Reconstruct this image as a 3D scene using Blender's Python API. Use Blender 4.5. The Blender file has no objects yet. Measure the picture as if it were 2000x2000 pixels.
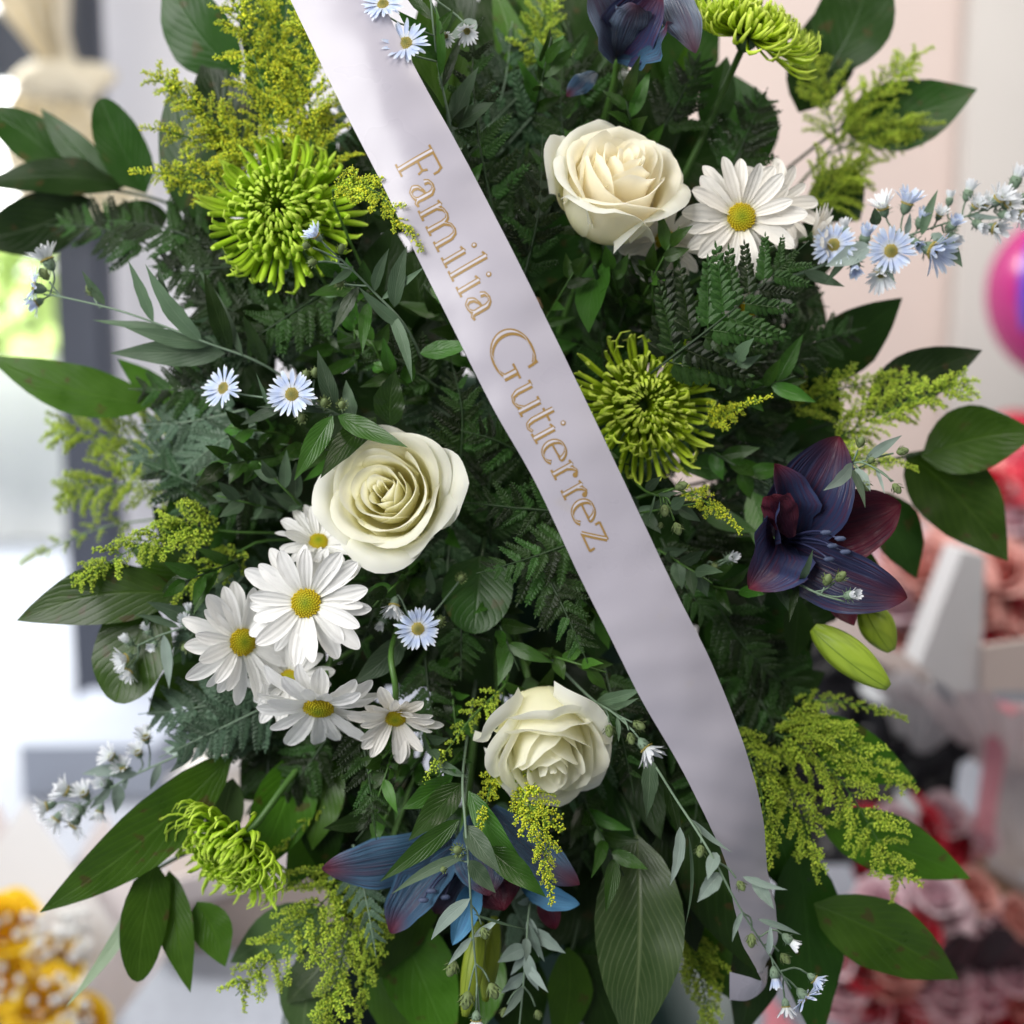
import bpy, math, random
import numpy as np
from mathutils import Vector, Matrix, noise
R = math.radians
rng = random.Random(7)
scene = bpy.context.scene
col = scene.collection

# ------------------------------------------------------------------ camera
PITCH = R(-8)
CAMPOS = Vector((0, -1.0, 1.25))
FOV = R(46)
K = math.tan(FOV / 2)
cd = bpy.data.cameras.new('camera'); cam = bpy.data.objects.new('camera', cd); col.objects.link(cam)
cam.location = CAMPOS; cam.rotation_euler = (R(90) + PITCH, 0, 0)
cd.sensor_width = 36; cd.sensor_height = 36; cd.lens = 18 / K
cd.clip_start = .02; cd.clip_end = 100
cd.dof.use_dof = True; cd.dof.focus_distance = .965; cd.dof.aperture_fstop = 2.0
scene.camera = cam
scene.render.resolution_x = scene.render.resolution_y = 1024
# ------------------------------------------------------------------ world
w = bpy.data.worlds.new('World'); scene.world = w; w.use_nodes = True
bg = w.node_tree.nodes['Background']; bg.inputs[0].default_value = (.93, .96, 1, 1); bg.inputs[1].default_value = .15
# ------------------------------------------------------------------ lamps (open shop front on the left, plus added fill lights)
def area(name, loc, target, size, power, color):
    ld = bpy.data.lights.new(name, 'AREA'); ld.shape = 'RECTANGLE'; ld.size, ld.size_y = size
    ld.energy = power; ld.color = color
    o = bpy.data.objects.new(name, ld); col.objects.link(o); o.location = loc
    o.rotation_euler = (Vector(target) - Vector(loc)).to_track_quat('-Z', 'Y').to_euler(); return o
area('shop_front_daylight', (-1.7, -1.6, 2.4), (0, 0, 1.2), (1.9, 1.7), 96, (1, .985, .96))
area('top_fill', (.9, -.7, 2.9), (0, .1, 1.2), (1.0, 1.0), 22, (1, .92, .82))  # warm fill added from front above, not a known lamp
area('street_daylight', (-3.2, 4.0, 4.2), (-2.4, 6.4, .8), (2.0, 2.0), 900, (1, .99, .96))
area('background_fill', (.9, .9, 3.2), (.9, 3.2, 1.0), (1.6, 1.0), 70, (1, .97, .93))  # fill added to brighten the distant background, aimed at the back wall
scene.view_settings.view_transform = 'Standard'; scene.view_settings.look = 'None'
scene.view_settings.exposure = .15; scene.view_settings.gamma = 1
scene.render.engine = 'CYCLES'; scene.cycles.use_denoising = True
scene.cycles.max_bounces = 14; scene.cycles.diffuse_bounces = 12; scene.cycles.transmission_bounces = 12; scene.cycles.transparent_max_bounces = 4

# ------------------------------------------------------------------ coordinates
RC = Matrix.Rotation(PITCH, 4, 'X')
def P(u, v, y=0.0):
    """point seen at photo pixel (u,v of 2000) at y metres behind the focus plane one metre in front of the camera"""
    d = 1.0 + y
    return CAMPOS + RC @ Vector(((u - 1000) / 1000 * K * d, d, (1000 - v) / 1000 * K * d))
def Wp(u, v, Y):
    d = RC @ Vector(((u - 1000) / 1000 * K, 1, (1000 - v) / 1000 * K)); return CAMPOS + d * ((Y - CAMPOS.y) / d.y)
def D(x, up, tow):
    """direction: x right, up, tow towards the camera"""
    return (RC @ Vector((x, -tow, up))).normalized()
TOCAM = D(0, 0, 1); UPV = D(0, 1, 0); RIGHT = Vector((1, 0, 0))
PX = K / 1000       # metres per photo pixel at the focus plane
CORE = P(965, 1060, .26)

# ------------------------------------------------------------------ materials
MATS = {}
class NT:
    def __init__(s, name):
        s.m = bpy.data.materials.new(name); s.m.use_nodes = True; s.t = s.m.node_tree; s.n = s.t.nodes; s.n.clear()
        s.out = s.n.new('ShaderNodeOutputMaterial'); MATS[name] = s.m
    def new(s, t, **kw):
        x = s.n.new('ShaderNode' + t)
        for k, v in kw.items(): setattr(x, k, v)
        return x
    def l(s, a, b): s.t.links.new(a, b)
    def ramp(s, fac, stops, interp='LINEAR'):
        r = s.new('ValToRGB'); r.color_ramp.interpolation = interp; e = r.color_ramp.elements
        while len(e) < len(stops): e.new(.5)
        for i, (p, c) in enumerate(stops): e[i].position = p; e[i].color = (*c, 1) if len(c) == 3 else c
        s.l(fac, r.inputs[0]); return r.outputs[0]
    def mix(s, f, a, b, mode='MIX'):
        x = s.new('Mix'); x.data_type = 'RGBA'; x.blend_type = mode
        for sock, v in ((x.inputs[0], f), (x.inputs[6], a), (x.inputs[7], b)):
            if hasattr(v, 'links'): s.l(v, sock)
            else: sock.default_value = v if not isinstance(v, tuple) else ((*v, 1) if len(v) == 3 else v)
        return x.outputs[2]
    def math(s, op, a, b=None, clamp=False):
        x = s.new('Math', operation=op); x.use_clamp = clamp
        for i, v in enumerate((a, b)):
            if v is None: continue
            if hasattr(v, 'links'): s.l(v, x.inputs[i])
            else: x.inputs[i].default_value = v
        return x.outputs[0]
    def mapr(s, v, a, b, c=0., d=1.):
        x = s.new('MapRange'); s.l(v, x.inputs[0])
        for i, q in zip((1, 2, 3, 4), (a, b, c, d)): x.inputs[i].default_value = q
        return x.outputs[0]
    def uv(s):
        u = s.new('UVMap'); x = s.new('SeparateXYZ'); s.l(u.outputs[0], x.inputs[0]); return u.outputs[0], x.outputs[0], x.outputs[1]
    def noise(s, scale, detail=3, vec=None, rough=.5):
        n = s.new('TexNoise'); n.inputs['Scale'].default_value = scale; n.inputs['Detail'].default_value = detail; n.inputs['Roughness'].default_value = rough
        if vec is None:
            tc = s.new('TexCoord'); vec = tc.outputs['Object']
        s.l(vec, n.inputs['Vector']); return n.outputs[0]
    def rand(s): return s.new('ObjectInfo').outputs['Random']
    def finish(s, color, rough=.5, spec=.5, trans=0., tcol=None, bump=None, bstr=.3, bdist=.001, sheen=0, coat=0, metal=0, sss=0):
        p = s.new('BsdfPrincipled')
        def put(sock, v):
            if hasattr(v, 'links'): s.l(v, sock)
            else: sock.default_value = v if not isinstance(v, tuple) else (*v, 1)
        put(p.inputs['Base Color'], color); put(p.inputs['Roughness'], rough); put(p.inputs['Specular IOR Level'], spec)
        p.inputs['Sheen Weight'].default_value = sheen; p.inputs['Coat Weight'].default_value = coat; p.inputs['Metallic'].default_value = metal
        if sss:
            p.inputs['Subsurface Weight'].default_value = sss; p.inputs['Subsurface Radius'].default_value = (1, .85, .55); p.inputs['Subsurface Scale'].default_value = .006
        if bump is not None:
            b = s.new('Bump'); b.inputs['Strength'].default_value = bstr; b.inputs['Distance'].default_value = bdist
            s.l(bump, b.inputs['Height']); s.l(b.outputs[0], p.inputs['Normal'])
        sh = p.outputs[0]
        if trans > 0:
            t = s.new('BsdfTranslucent'); put(t.inputs[0], tcol if tcol is not None else color)
            if bump is not None: s.l(b.outputs[0], t.inputs['Normal'])
            mx = s.new('MixShader'); mx.inputs[0].default_value = trans; s.l(sh, mx.inputs[1]); s.l(t.outputs[0], mx.inputs[2]); sh = mx.outputs[0]
        s.l(sh, s.out.inputs[0]); return s.m

def leaf_mat(name, dark, light, vein, rough=.38, spec=.5, trans=.18, side=16, blot=0., veinw=.5, vr=(.72, 1.25)):
    n = NT(name); uv, u, v = n.uv(); r = n.rand()
    nz = n.noise(28, 4)
    c = n.mix(n.mapr(n.math('ADD', n.math('MULTIPLY', nz, .6), n.math('MULTIPLY', r, .4)), .25, .75), dark, light)
    au = n.math('ABSOLUTE', n.math('SUBTRACT', u, .5))
    mid = n.mapr(au, .0, .035, 1, 0)
    # side veins: stripes that sweep forward from the midrib
    ph = n.math('SUBTRACT', n.math('MULTIPLY', v, side), n.math('MULTIPLY', au, side * .9))
    sv = n.math('POWER', n.math('ABSOLUTE', n.math('COSINE', n.math('MULTIPLY', ph, 3.1416))), 10)
    vv = n.math('MAXIMUM', mid, n.math('MULTIPLY', sv, .35))
    c = n.mix(n.math('MULTIPLY', vv, veinw), c, vein)
    if blot:
        b2 = n.noise(60, 2); c = n.mix(n.mapr(b2, .63, .70, 0, blot), c, (.06, .035, .012))
    br = n.new('HueSaturation'); n.l(c, br.inputs['Color']); n.l(n.mapr(r, 0, 1, *vr), br.inputs['Value']); n.l(n.mapr(r, 0, 1, .485, .515), br.inputs['Hue'])
    tc = n.mix(.5, br.outputs[0], light)
    n.finish(br.outputs[0], n.mapr(nz, .3, .7, rough - .06, rough + .12), spec, trans, tc, n.math('ADD', n.math('MULTIPLY', vv, -1), n.math('MULTIPLY', nz, .4)), .35, .0012)
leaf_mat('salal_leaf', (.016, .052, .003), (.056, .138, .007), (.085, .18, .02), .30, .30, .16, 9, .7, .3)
leaf_mat('salal_dark', (.006, .022, .003), (.020, .056, .006), (.030, .075, .012), .32, .26, .12, 9, .5, .35)  # shaded copy of salal_leaf: same plant, weaker light put into the colour
leaf_mat('hosta_leaf', (.030, .070, .018), (.080, .140, .045), (.18, .25, .11), .30, .35, .15, 14, 0, .6)
leaf_mat('sage_leaf', (.035, .075, .035), (.10, .155, .09), (.17, .23, .15), .42, .3, .15, 8, 0, .5)
leaf_mat('lance_leaf', (.010, .036, .004), (.040, .105, .012), (.06, .13, .03), .28, .34, .18, 8, 0, .5, (.5, 1.6))
leaf_mat('sprig_leaf', (.020, .060, .008), (.060, .140, .018), (.09, .18, .04), .30, .34, .2, 8, 0, .4, (.6, 1.4))
leaf_mat('silver_leaf', (.17, .24, .20), (.34, .42, .38), (.42, .49, .45), .5, .3, .15, 8, 0, .4)
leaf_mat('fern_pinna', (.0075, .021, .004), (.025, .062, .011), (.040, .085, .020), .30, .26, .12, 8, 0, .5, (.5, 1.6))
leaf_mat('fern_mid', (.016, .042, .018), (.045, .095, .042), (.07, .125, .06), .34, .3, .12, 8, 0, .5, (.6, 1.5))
leaf_mat('fern_grey', (.035, .075, .042), (.085, .15, .09), (.13, .20, .13), .36, .4, .1, 8, 0, .5)
leaf_mat('lily_bud', (.15, .23, .015), (.33, .42, .04), (.08, .14, .012), .35, .35, .15, 2, 0, .7)
leaf_mat('blade_pale', (.25, .36, .22), (.38, .5, .34), (.45, .55, .4), .4, .3, .25, 4)

def plain(name, c, rough=.5, spec=.4, trans=0., nscale=40, var=.25, bump=0., **kw):
    n = NT(name); nz = n.noise(nscale, 4)
    cc = n.mix(nz, tuple(x * (1 - var) for x in c), tuple(min(.95, x * (1 + var)) for x in c))
    n.finish(cc, rough, spec, trans, None, nz if bump else None, bump, .002, **kw)
plain('stem_green', (.06, .14, .025), .45); plain('stem_dark', (.02, .045, .015), .5); plain('stem_sage', (.15, .22, .15), .6)
plain('calyx', (.05, .10, .03), .55); plain('bud_green', (.14, .19, .07), .6, nscale=300)

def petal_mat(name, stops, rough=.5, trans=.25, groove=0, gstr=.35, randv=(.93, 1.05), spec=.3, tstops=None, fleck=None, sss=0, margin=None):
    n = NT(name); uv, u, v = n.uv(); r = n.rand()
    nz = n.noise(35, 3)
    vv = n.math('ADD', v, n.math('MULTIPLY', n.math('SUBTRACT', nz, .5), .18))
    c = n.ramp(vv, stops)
    if margin:
        au = n.math('ABSOLUTE', n.math('SUBTRACT', u, .5)); c = n.mix(n.math('MULTIPLY', n.mapr(n.math('ADD', au, n.math('MULTIPLY', n.math('SUBTRACT', nz, .5), .2)), .12, .48), n.mapr(v, .75, .95, .8, .1)), c, margin)
    h = n.new('HueSaturation'); n.l(c, h.inputs['Color']); n.l(n.mapr(r, 0, 1, *randv), h.inputs['Value'])
    c = h.outputs[0]; bump = None
    if groove:
        g = n.math('COSINE', n.math('MULTIPLY', u, 6.2832 * groove))
        nz2 = n.new('TexNoise'); nz2.inputs['Scale'].default_value = 1; mp = n.new('Mapping'); mp.inputs['Scale'].default_value = (26, 2.2, 1); n.l(uv, mp.inputs[0]); n.l(mp.outputs[0], nz2.inputs['Vector'])
        bump = n.math('ADD', n.math('MULTIPLY', g, .5), n.math('MULTIPLY', nz2.outputs[0], 1.0))
        if fleck: c = n.mix(n.mapr(nz2.outputs[0], .50, .66, 0, .55), c, fleck)
    n.finish(c, rough, spec, trans, n.mix(.35, c, stops[-1][1]), bump if bump is not None else nz, gstr, .002 if margin else .0008, sss=sss)
petal_mat('rose_petal', [(0, (.93, .87, .45)), (.45, (.95, .92, .64)), (.8, (.96, .945, .78)), (1, (.96, .95, .83))], .5, .48, .5, .10, (.99, 1.01), .2, sss=.12)  # yellower base: rose's own heart tone plus warm glow of gaps painted in
petal_mat('rose_petal_warm', [(0, (.93, .78, .46)), (.4, (.95, .86, .62)), (.8, (.96, .91, .75)), (1, (.96, .935, .82))], .5, .48, .5, .10, (.99, 1.01), .2, sss=.12)
petal_mat('rose_petal_outer', [(0, (.84, .87, .42)), (.4, (.94, .93, .66)), (.8, (.955, .945, .79)), (1, (.95, .955, .88))], .5, .42, .5, .14, (.98, 1.01), .2, sss=.12)
petal_mat('daisy_petal', [(0, (.76, .78, .55)), (.18, (.88, .88, .86)), (1, (.90, .90, .90))], .45, .25, 3, .5, (.94, 1.02))
petal_mat('daisy_petal_cream_dim', [(0, (.70, .68, .42)), (.22, (.86, .83, .77)), (1, (.88, .86, .82))], .45, .25, 3, .5, (.93, 1.02))  # cream copy of daisy_petal; weaker light on the right daisies put into colour
petal_mat('aster_petal', [(0, (.72, .76, .80)), (.4, (.52, .62, .88)), (.75, (.62, .72, .92)), (1, (.82, .86, .93))], .5, .25, 2, .3, (.85, 1.1))
petal_mat('aster_petal_white', [(0, (.72, .78, .72)), (.4, (.76, .80, .84)), (1, (.85, .86, .90))], .5, .25, 2, .3, (.9, 1.05))
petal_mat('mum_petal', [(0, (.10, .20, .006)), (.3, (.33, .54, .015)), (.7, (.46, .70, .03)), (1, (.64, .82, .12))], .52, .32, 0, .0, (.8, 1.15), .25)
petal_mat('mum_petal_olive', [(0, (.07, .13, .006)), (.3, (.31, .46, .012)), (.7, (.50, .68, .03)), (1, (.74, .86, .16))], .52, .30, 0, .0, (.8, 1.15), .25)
petal_mat('lily_blue', [(0, (.008, .004, .012)), (.35, (.013, .014, .042)), (.7, (.028, .032, .080)), (.86, (.060, .028, .058)), (1, (.14, .018, .03))], .38, .08, 1, 1., (.85, 1.2), .28, fleck=(.08, .016, .03), margin=(.034, .050, .12))
petal_mat('lily_wine', [(0, (.022, .004, .014)), (.4, (.045, .007, .020)), (.8, (.080, .010, .024)), (1, (.13, .012, .026))], .38, .08, 1, 1., (.85, 1.2), .28, fleck=(.014, .008, .022), margin=(.11, .022, .04))
petal_mat('lily_light', [(0, (.014, .034, .06)), (.4, (.026, .070, .12)), (.75, (.036, .070, .125)), (.88, (.085, .04, .075)), (1, (.13, .02, .04))], .42, .12, 1, 1., (.75, 1.2), .28, fleck=(.065, .03, .06), margin=(.065, .155, .26))
petal_mat('lily_cyan', [(0, (.04, .13, .23)), (.5, (.075, .23, .40)), (1, (.11, .31, .52))], .42, .2, 1, 1., (.85, 1.2), .28, fleck=(.04, .10, .24))
petal_mat('lily_slate', [(0, (.025, .03, .055)), (.4, (.055, .08, .13)), (.75, (.075, .085, .13)), (1, (.09, .025, .05))], .42, .1, 1, 1., (.8, 1.2), .28, fleck=(.05, .02, .05), margin=(.15, .21, .30))

def goldenrod_mat(name, a, b):
    n = NT(name); uv, u, v = n.uv(); r = n.rand()
    c = n.mix(u, a, b); c = n.mix(v, (.16, .27, .03), c)     # v=0 stalk, v=1 bud
    h = n.new('HueSaturation'); n.l(c, h.inputs['Color']); n.l(n.mapr(r, 0, 1, .8, 1.2), h.inputs['Value'])
    n.finish(h.outputs[0], .55, .3, .1)
goldenrod_mat('goldenrod_yellow', (.40, .54, .04), (.84, .80, .04))
goldenrod_mat('goldenrod_green', (.34, .50, .04), (.62, .72, .08))
def disc_mat(name, c0, c1, c2):
    n = NT(name); uv, u, v = n.uv(); n.finish(n.ramp(v, [(0, c0), (.45, c1), (1, c2)]), .6, .3)
disc_mat('daisy_disc', (.20, .28, .01), (.42, .40, .01), (.52, .38, .008))
disc_mat('aster_disc', (.12, .13, .03), (.22, .20, .05), (.42, .34, .09))

n = NT('ribbon_satin')                                           # white satin with faint creases and a few water smudges
nz = n.noise(16, 3); fine = n.noise(900, 2); sm = n.noise(34, 3); br = n.noise(7, 2)
c = n.mix(nz, (.395, .375, .445), (.445, .425, .485)); c = n.mix(n.mapr(sm, .66, .78, 0, .25), c, (.45, .40, .33))
n.finish(c, n.mapr(nz, .3, .7, .26, .36), .55, .10, None, n.math('ADD', n.math('ADD', n.math('MULTIPLY', nz, .15), n.math('MULTIPLY', br, 3.)), n.math('MULTIPLY', fine, .008)), .8, .006, sheen=.1)
plain('gold_ink', (.27, .165, .048), .38, .5, 0, 60, .12); plain('ribbon_white', (.47, .45, .50), .38, .5)

# ------------------------------------------------------------------ mesh helpers
def mesh(name, V, F, UV=None, mat=None, smooth=True):
    me = bpy.data.meshes.new(name); V = np.asarray(V, dtype=float)
    me.from_pydata([tuple(p) for p in V], [], [tuple(f) for f in F])
    if UV is not None:
        idx = np.empty(len(me.loops), dtype=np.int32); me.loops.foreach_get('vertex_index', idx)
        ul = me.uv_layers.new(name='UVMap'); ul.data.foreach_set('uv', np.asarray(UV, dtype=np.float32)[idx].ravel())
    if smooth: me.polygons.foreach_set('use_smooth', np.ones(len(me.polygons), dtype=bool))
    if mat: me.materials.append(MATS[mat])
    me.update(); return me
class MB:
    def __init__(s): s.V = []; s.F = []; s.UV = []
    def add(s, V, F, UV=None, M=None):
        o = len(s.V)
        for p in V: s.V.append(tuple(M @ Vector(p)) if M is not None else tuple(p))
        s.UV += [tuple(q) for q in UV] if UV is not None else [(.5, .5)] * len(V)
        s.F += [tuple(i + o for i in f) for f in F]
    def mesh(s, name, mat, smooth=True): return mesh(name, s.V, s.F, s.UV, mat, smooth)
def grid_faces(a, b):
    return [(i * b + j, i * b + j + 1, (i + 1) * b + j + 1, (i + 1) * b + j) for i in range(a - 1) for j in range(b - 1)]
def tube(pts, rad, sides=6, cap=True, uv=(.5, 0)):
    pts = [Vector(p) for p in pts]; n = len(pts); V = []; UV = []
    if not hasattr(rad, '__len__'): rad = [rad] * n
    t0 = (pts[1] - pts[0]).normalized(); ref = Vector((0, 0, 1)) if abs(t0.z) < .9 else Vector((1, 0, 0)); x = t0.cross(ref).normalized()
    for i in range(n):
        t = (pts[min(n - 1, i + 1)] - pts[max(0, i - 1)]).normalized(); x = (x - t * x.dot(t)).normalized(); y = t.cross(x)
        for k in range(sides):
            a = 2 * math.pi * k / sides; V.append(pts[i] + (x * math.cos(a) + y * math.sin(a)) * rad[i]); UV.append(uv if uv else (k / sides, i / (n - 1)))
    F = [(i * sides + k, i * sides + (k + 1) % sides, (i + 1) * sides + (k + 1) % sides, (i + 1) * sides + k) for i in range(n - 1) for k in range(sides)]
    if cap: F += [tuple(range(sides))[::-1], tuple(range((n - 1) * sides, n * sides))]
    return V, F, UV
def bez(p0, p1, p2, p3, n):
    return [p0 * (1 - t) ** 3 + p1 * 3 * t * (1 - t) ** 2 + p2 * 3 * t * t * (1 - t) + p3 * t ** 3 for t in [i / (n - 1) for i in range(n)]]
def smoothpath(pts, per=5):
    pts = [Vector(p) for p in pts]; q = [pts[0] * 2 - pts[1]] + pts + [pts[-1] * 2 - pts[-2]]; out = []
    for i in range(1, len(q) - 2):
        a, b, c, d = q[i - 1:i + 3]
        for k in range(per):
            t = k / per; out.append(.5 * ((2 * b) + (c - a) * t + (2 * a - 5 * b + 4 * c - d) * t * t + (3 * b - a - 3 * c + d) * t ** 3))
    return out + [pts[-1]]
def frame(o, y, zhint, s=1.0):
    y = y.normalized(); z = zhint - y * zhint.dot(y)
    if z.length < 1e-5: z = Vector((.01, .3, 1)) - y * Vector((.01, .3, 1)).dot(y)
    z.normalize(); x = y.cross(z)
    M = Matrix((x, y, z)).transposed().to_4x4()
    return Matrix.Translation(o) @ M @ Matrix.Scale(s, 4)

def framez(o, z, yh, s=1.0):
    z = z.normalized(); y = yh - z * yh.dot(z); y.normalize(); x = y.cross(z)
    return Matrix.Translation(o) @ Matrix((x, y, z)).transposed().to_4x4() @ Matrix.Scale(s, 4)

# profiles: half width along the blade
PROF = dict(
    leaf=lambda t: (math.sin(math.pi * min(1, t ** .82)) ** .85) * (1 - .25 * t ** 4) + .012,
    oval=lambda t: math.sqrt(max(0, math.sin(math.pi * t ** .9))) * .98 + .015,
    lance=lambda t: math.sin(math.pi * t ** .7) ** 1.05 + .015,
    daisy=lambda t: (.40 + .60 * math.sin(min(1, t / .60) * math.pi / 2)) * (max(0, 1 - ((t - .64) / .36) ** 2) ** .62 if t > .64 else 1) + .02,
    lily=lambda t: (.26 + .74 * math.sin(min(1, t / .50) * math.pi / 2)) * ((1 - ((t - .50) / .50) ** 2.1) ** .85 if t > .50 else 1) + .010,
    bud=lambda t: math.sin(math.pi * t ** .85) ** .7 + .02,
)
def blade(L, W, prof='leaf', nl=10, nw=5, b0=0., bend=0., cup=0., fold=0., twist=0., wave=0., sick=0., seed=0, chord=True, curl=0., notch=0.):
    """thin blade from the origin along +Y, face to +Z"""
    f = PROF[prof]; V = []; UV = []; y = z = 0.; rr = random.Random(seed); ph = rr.random() * 6; fr = rr.uniform(2.2, 3.6)
    cents = []; tt = [1 - (1 - i / (nl - 1)) ** 1.7 for i in range(nl)] if prof in ('daisy', 'lily', 'oval') else [i / (nl - 1) for i in range(nl)]
    for i in range(nl):
        t = tt[i]; th = b0 + bend * t + curl * max(0, t - .6) ** 2 * 6
        if i: y += math.cos(th) * L * (t - tt[i - 1]); z += math.sin(th) * L * (t - tt[i - 1])
        cents.append((y, z, th))
    for i in range(nl):
        t = tt[i]; y, z, th = cents[i]; h = W / 2 * f(t); cx = sick * L * math.sin(math.pi * t)
        ny, nz_ = -math.sin(th), math.cos(th); tw = twist * (t - .3)
        for j in range(nw):
            s = -1 + 2 * j / (nw - 1)
            x = s * h; d = cup * h * s * s + fold * h * abs(s) + wave * h * abs(s) ** 1.5 * math.sin(ph + (fr * t + (0 if s > 0 else .37)) * 2 * math.pi)
            x, d = x * math.cos(tw) - d * math.sin(tw), x * math.sin(tw) + d * math.cos(tw)
            back = -notch * L * (abs(s) ** 2) * (t ** 3) if notch else 0
            V.append((cx + x, y + ny * d + back, z + nz_ * d)); UV.append((s * .5 + .5, t))
    if chord:
        y, z, _ = cents[-1]; a = -math.atan2(z, y); k = L / max(1e-6, math.hypot(y, z)); ca, sa = math.cos(a), math.sin(a)
        V = [(x * 1, (yy * ca - zz * sa) * k, (yy * sa + zz * ca) * k) for x, yy, zz in V]
    return V, grid_faces(nl, nw), UV

ICO = None
def ico():
    global ICO
    if ICO is None:
        g = (1 + 5 ** .5) / 2; v = np.array([(-1, g, 0), (1, g, 0), (-1, -g, 0), (1, -g, 0), (0, -1, g), (0, 1, g), (0, -1, -g), (0, 1, -g), (g, 0, -1), (g, 0, 1), (-g, 0, -1), (-g, 0, 1)]); v /= np.linalg.norm(v[0])
        ICO = v, [(0, 11, 5), (0, 5, 1), (0, 1, 7), (0, 7, 10), (0, 10, 11), (1, 5, 9), (5, 11, 4), (11, 10, 2), (10, 7, 6), (7, 1, 8), (3, 9, 4), (3, 4, 2), (3, 2, 6), (3, 6, 8), (3, 8, 9), (4, 9, 5), (2, 4, 11), (6, 2, 10), (8, 6, 7), (9, 8, 1)]
    return ICO

# ------------------------------------------------------------------ things and parts
LOC = {}
def thing(name, label, cat, loc, group=None, kind=None):
    o = bpy.data.objects.new(name, None); col.objects.link(o); o.location = loc; o.empty_display_size = .02
    o['label'] = label; o['category'] = cat; LOC[o.name] = Vector(loc)
    if group: o['group'] = group
    if kind: o['kind'] = kind
    return o
WM = {}
def part(name, me, parent, M=None, kind=None, label=None):
    """mesh (world coordinates, or local to the world matrix M) as a child of a thing or of a part"""
    o = bpy.data.objects.new(name, me); col.objects.link(o); M = M or Matrix()
    o.parent = parent
    base = WM.get(parent.name, Matrix.Translation(LOC.get(parent.name, Vector())))
    o.matrix_basis = base.inverted() @ M; WM[o.name] = M
    if kind: o['kind'] = kind
    if label: o['label'] = label
    return o
def solo(name, me, label=None, cat=None, group=None, kind=None):
    o = bpy.data.objects.new(name, me); col.objects.link(o)
    for k, v in (('label', label), ('category', cat), ('group', group), ('kind', kind)):
        if v: o[k] = v
    return o
def tpart(name, pts, rad, mat, parent, sides=6):
    return part(name, mesh(name, *tube(pts, rad, sides), mat=mat), parent)
def leaf_part(parent, a, b, wpx, mat='salal_leaf', prof='leaf', bend=None, roll=None, fold=.12, cup=0., sick=None, wave=.06, twist=0., name='leaf', nl=11, nw=5, curl=0., tilt=None):
    """blade from photo point a=(u,v,depth) to b, wpx photo pixels wide"""
    A, B = P(*a), P(*b); L = (B - A).length; sc = 1 + (a[2] + b[2]) / 2
    bend = rng.uniform(-.5, .2) if bend is None else bend; roll = rng.uniform(-22, 22) if roll is None else roll
    sick = rng.uniform(-.05, .05) if sick is None else sick
    V, F, UV = blade(L, wpx * PX * sc / max(.35, math.cos(R(roll))), prof, nl, nw, 0, bend, cup, fold, twist, wave, sick, rng.random(), curl=curl)
    M = frame(A, B - A, (Matrix.Rotation(R(roll), 4, (B - A).normalized()) @ (TOCAM if tilt is None else tilt)))
    return part(name, mesh(name, V, F, UV, mat), parent, M)
def stem_to_core(parent, p, axis, r=.0028, mat='stem_green', frac=.75, name='stem'):
    q = CORE.lerp(p, 1 - frac) if frac < 1 else CORE; d = (p - CORE).length
    return tpart(name, bez(p, p - axis * d * .45, CORE + (p - CORE) * (1 - frac) - axis * d * .05, q, 9), r, mat, parent)

# ------------------------------------------------------------------ roses
def rose_petal(phi, halfw, R0, H, flare, lip, spiral, seed, na=15, nt=14, rb=.006, point=0., close=.0, rh=None):
    """one cupped petal round the rose axis (+Z); rh radius where it hugs the bud, R0 rim radius, H rim height"""
    rr = random.Random(seed); V = []; UV = []; p1, p2, p3 = rr.random() * 6, rr.random() * 6, rr.random() * 6; rh = R0 if rh is None else rh; lean = rr.uniform(-.10, .10)
    for i in range(nt):
        t = 1 - (1 - i / (nt - 1)) ** 1.35
        for j in range(na):
            a = -1 + 2 * j / (na - 1); e = abs(a)
            hh = 1 - .24 * e ** 2.6 - .12 * e ** 8 + point * max(0, 1 - e * 2.5) ** 1.5 + .014 * math.sin(p1 + a * 5) + .006 * math.sin(p2 + a * 11) + lean * a
            q = t * hh
            r = rb * .5 + (rh - rb * .5) * (math.sin(min(1., q / .58) * math.pi / 2) ** .70) * (1 + close * math.sin(math.pi * min(1, q)))
            x = max(0, q - .5) / .5
            r += (R0 - rh) * x ** 1.2 + flare * R0 * x ** 1.6 * .33
            z = H * (q - .05 * math.sin(math.pi * q)) - .18 * (R0 - rh) * x * x
            l = max(0, t - .82) / .18
            lp = lip * (.6 + .8 * abs(math.sin(p3 + a * 1.7)))
            r += lp * l ** 1.6; z -= lp * .8 * l ** 2.2
            r *= 1 + spiral * a
            r += .0012 * math.sin(p2 + a * 4 + t * 3) * t
            an = phi + a * halfw * (.30 + .70 * min(1, t / .5) ** .7)
            V.append((r * math.cos(an), r * math.sin(an), z)); UV.append((j / (na - 1), t))
    return V, grid_faces(nt, na), UV
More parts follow.
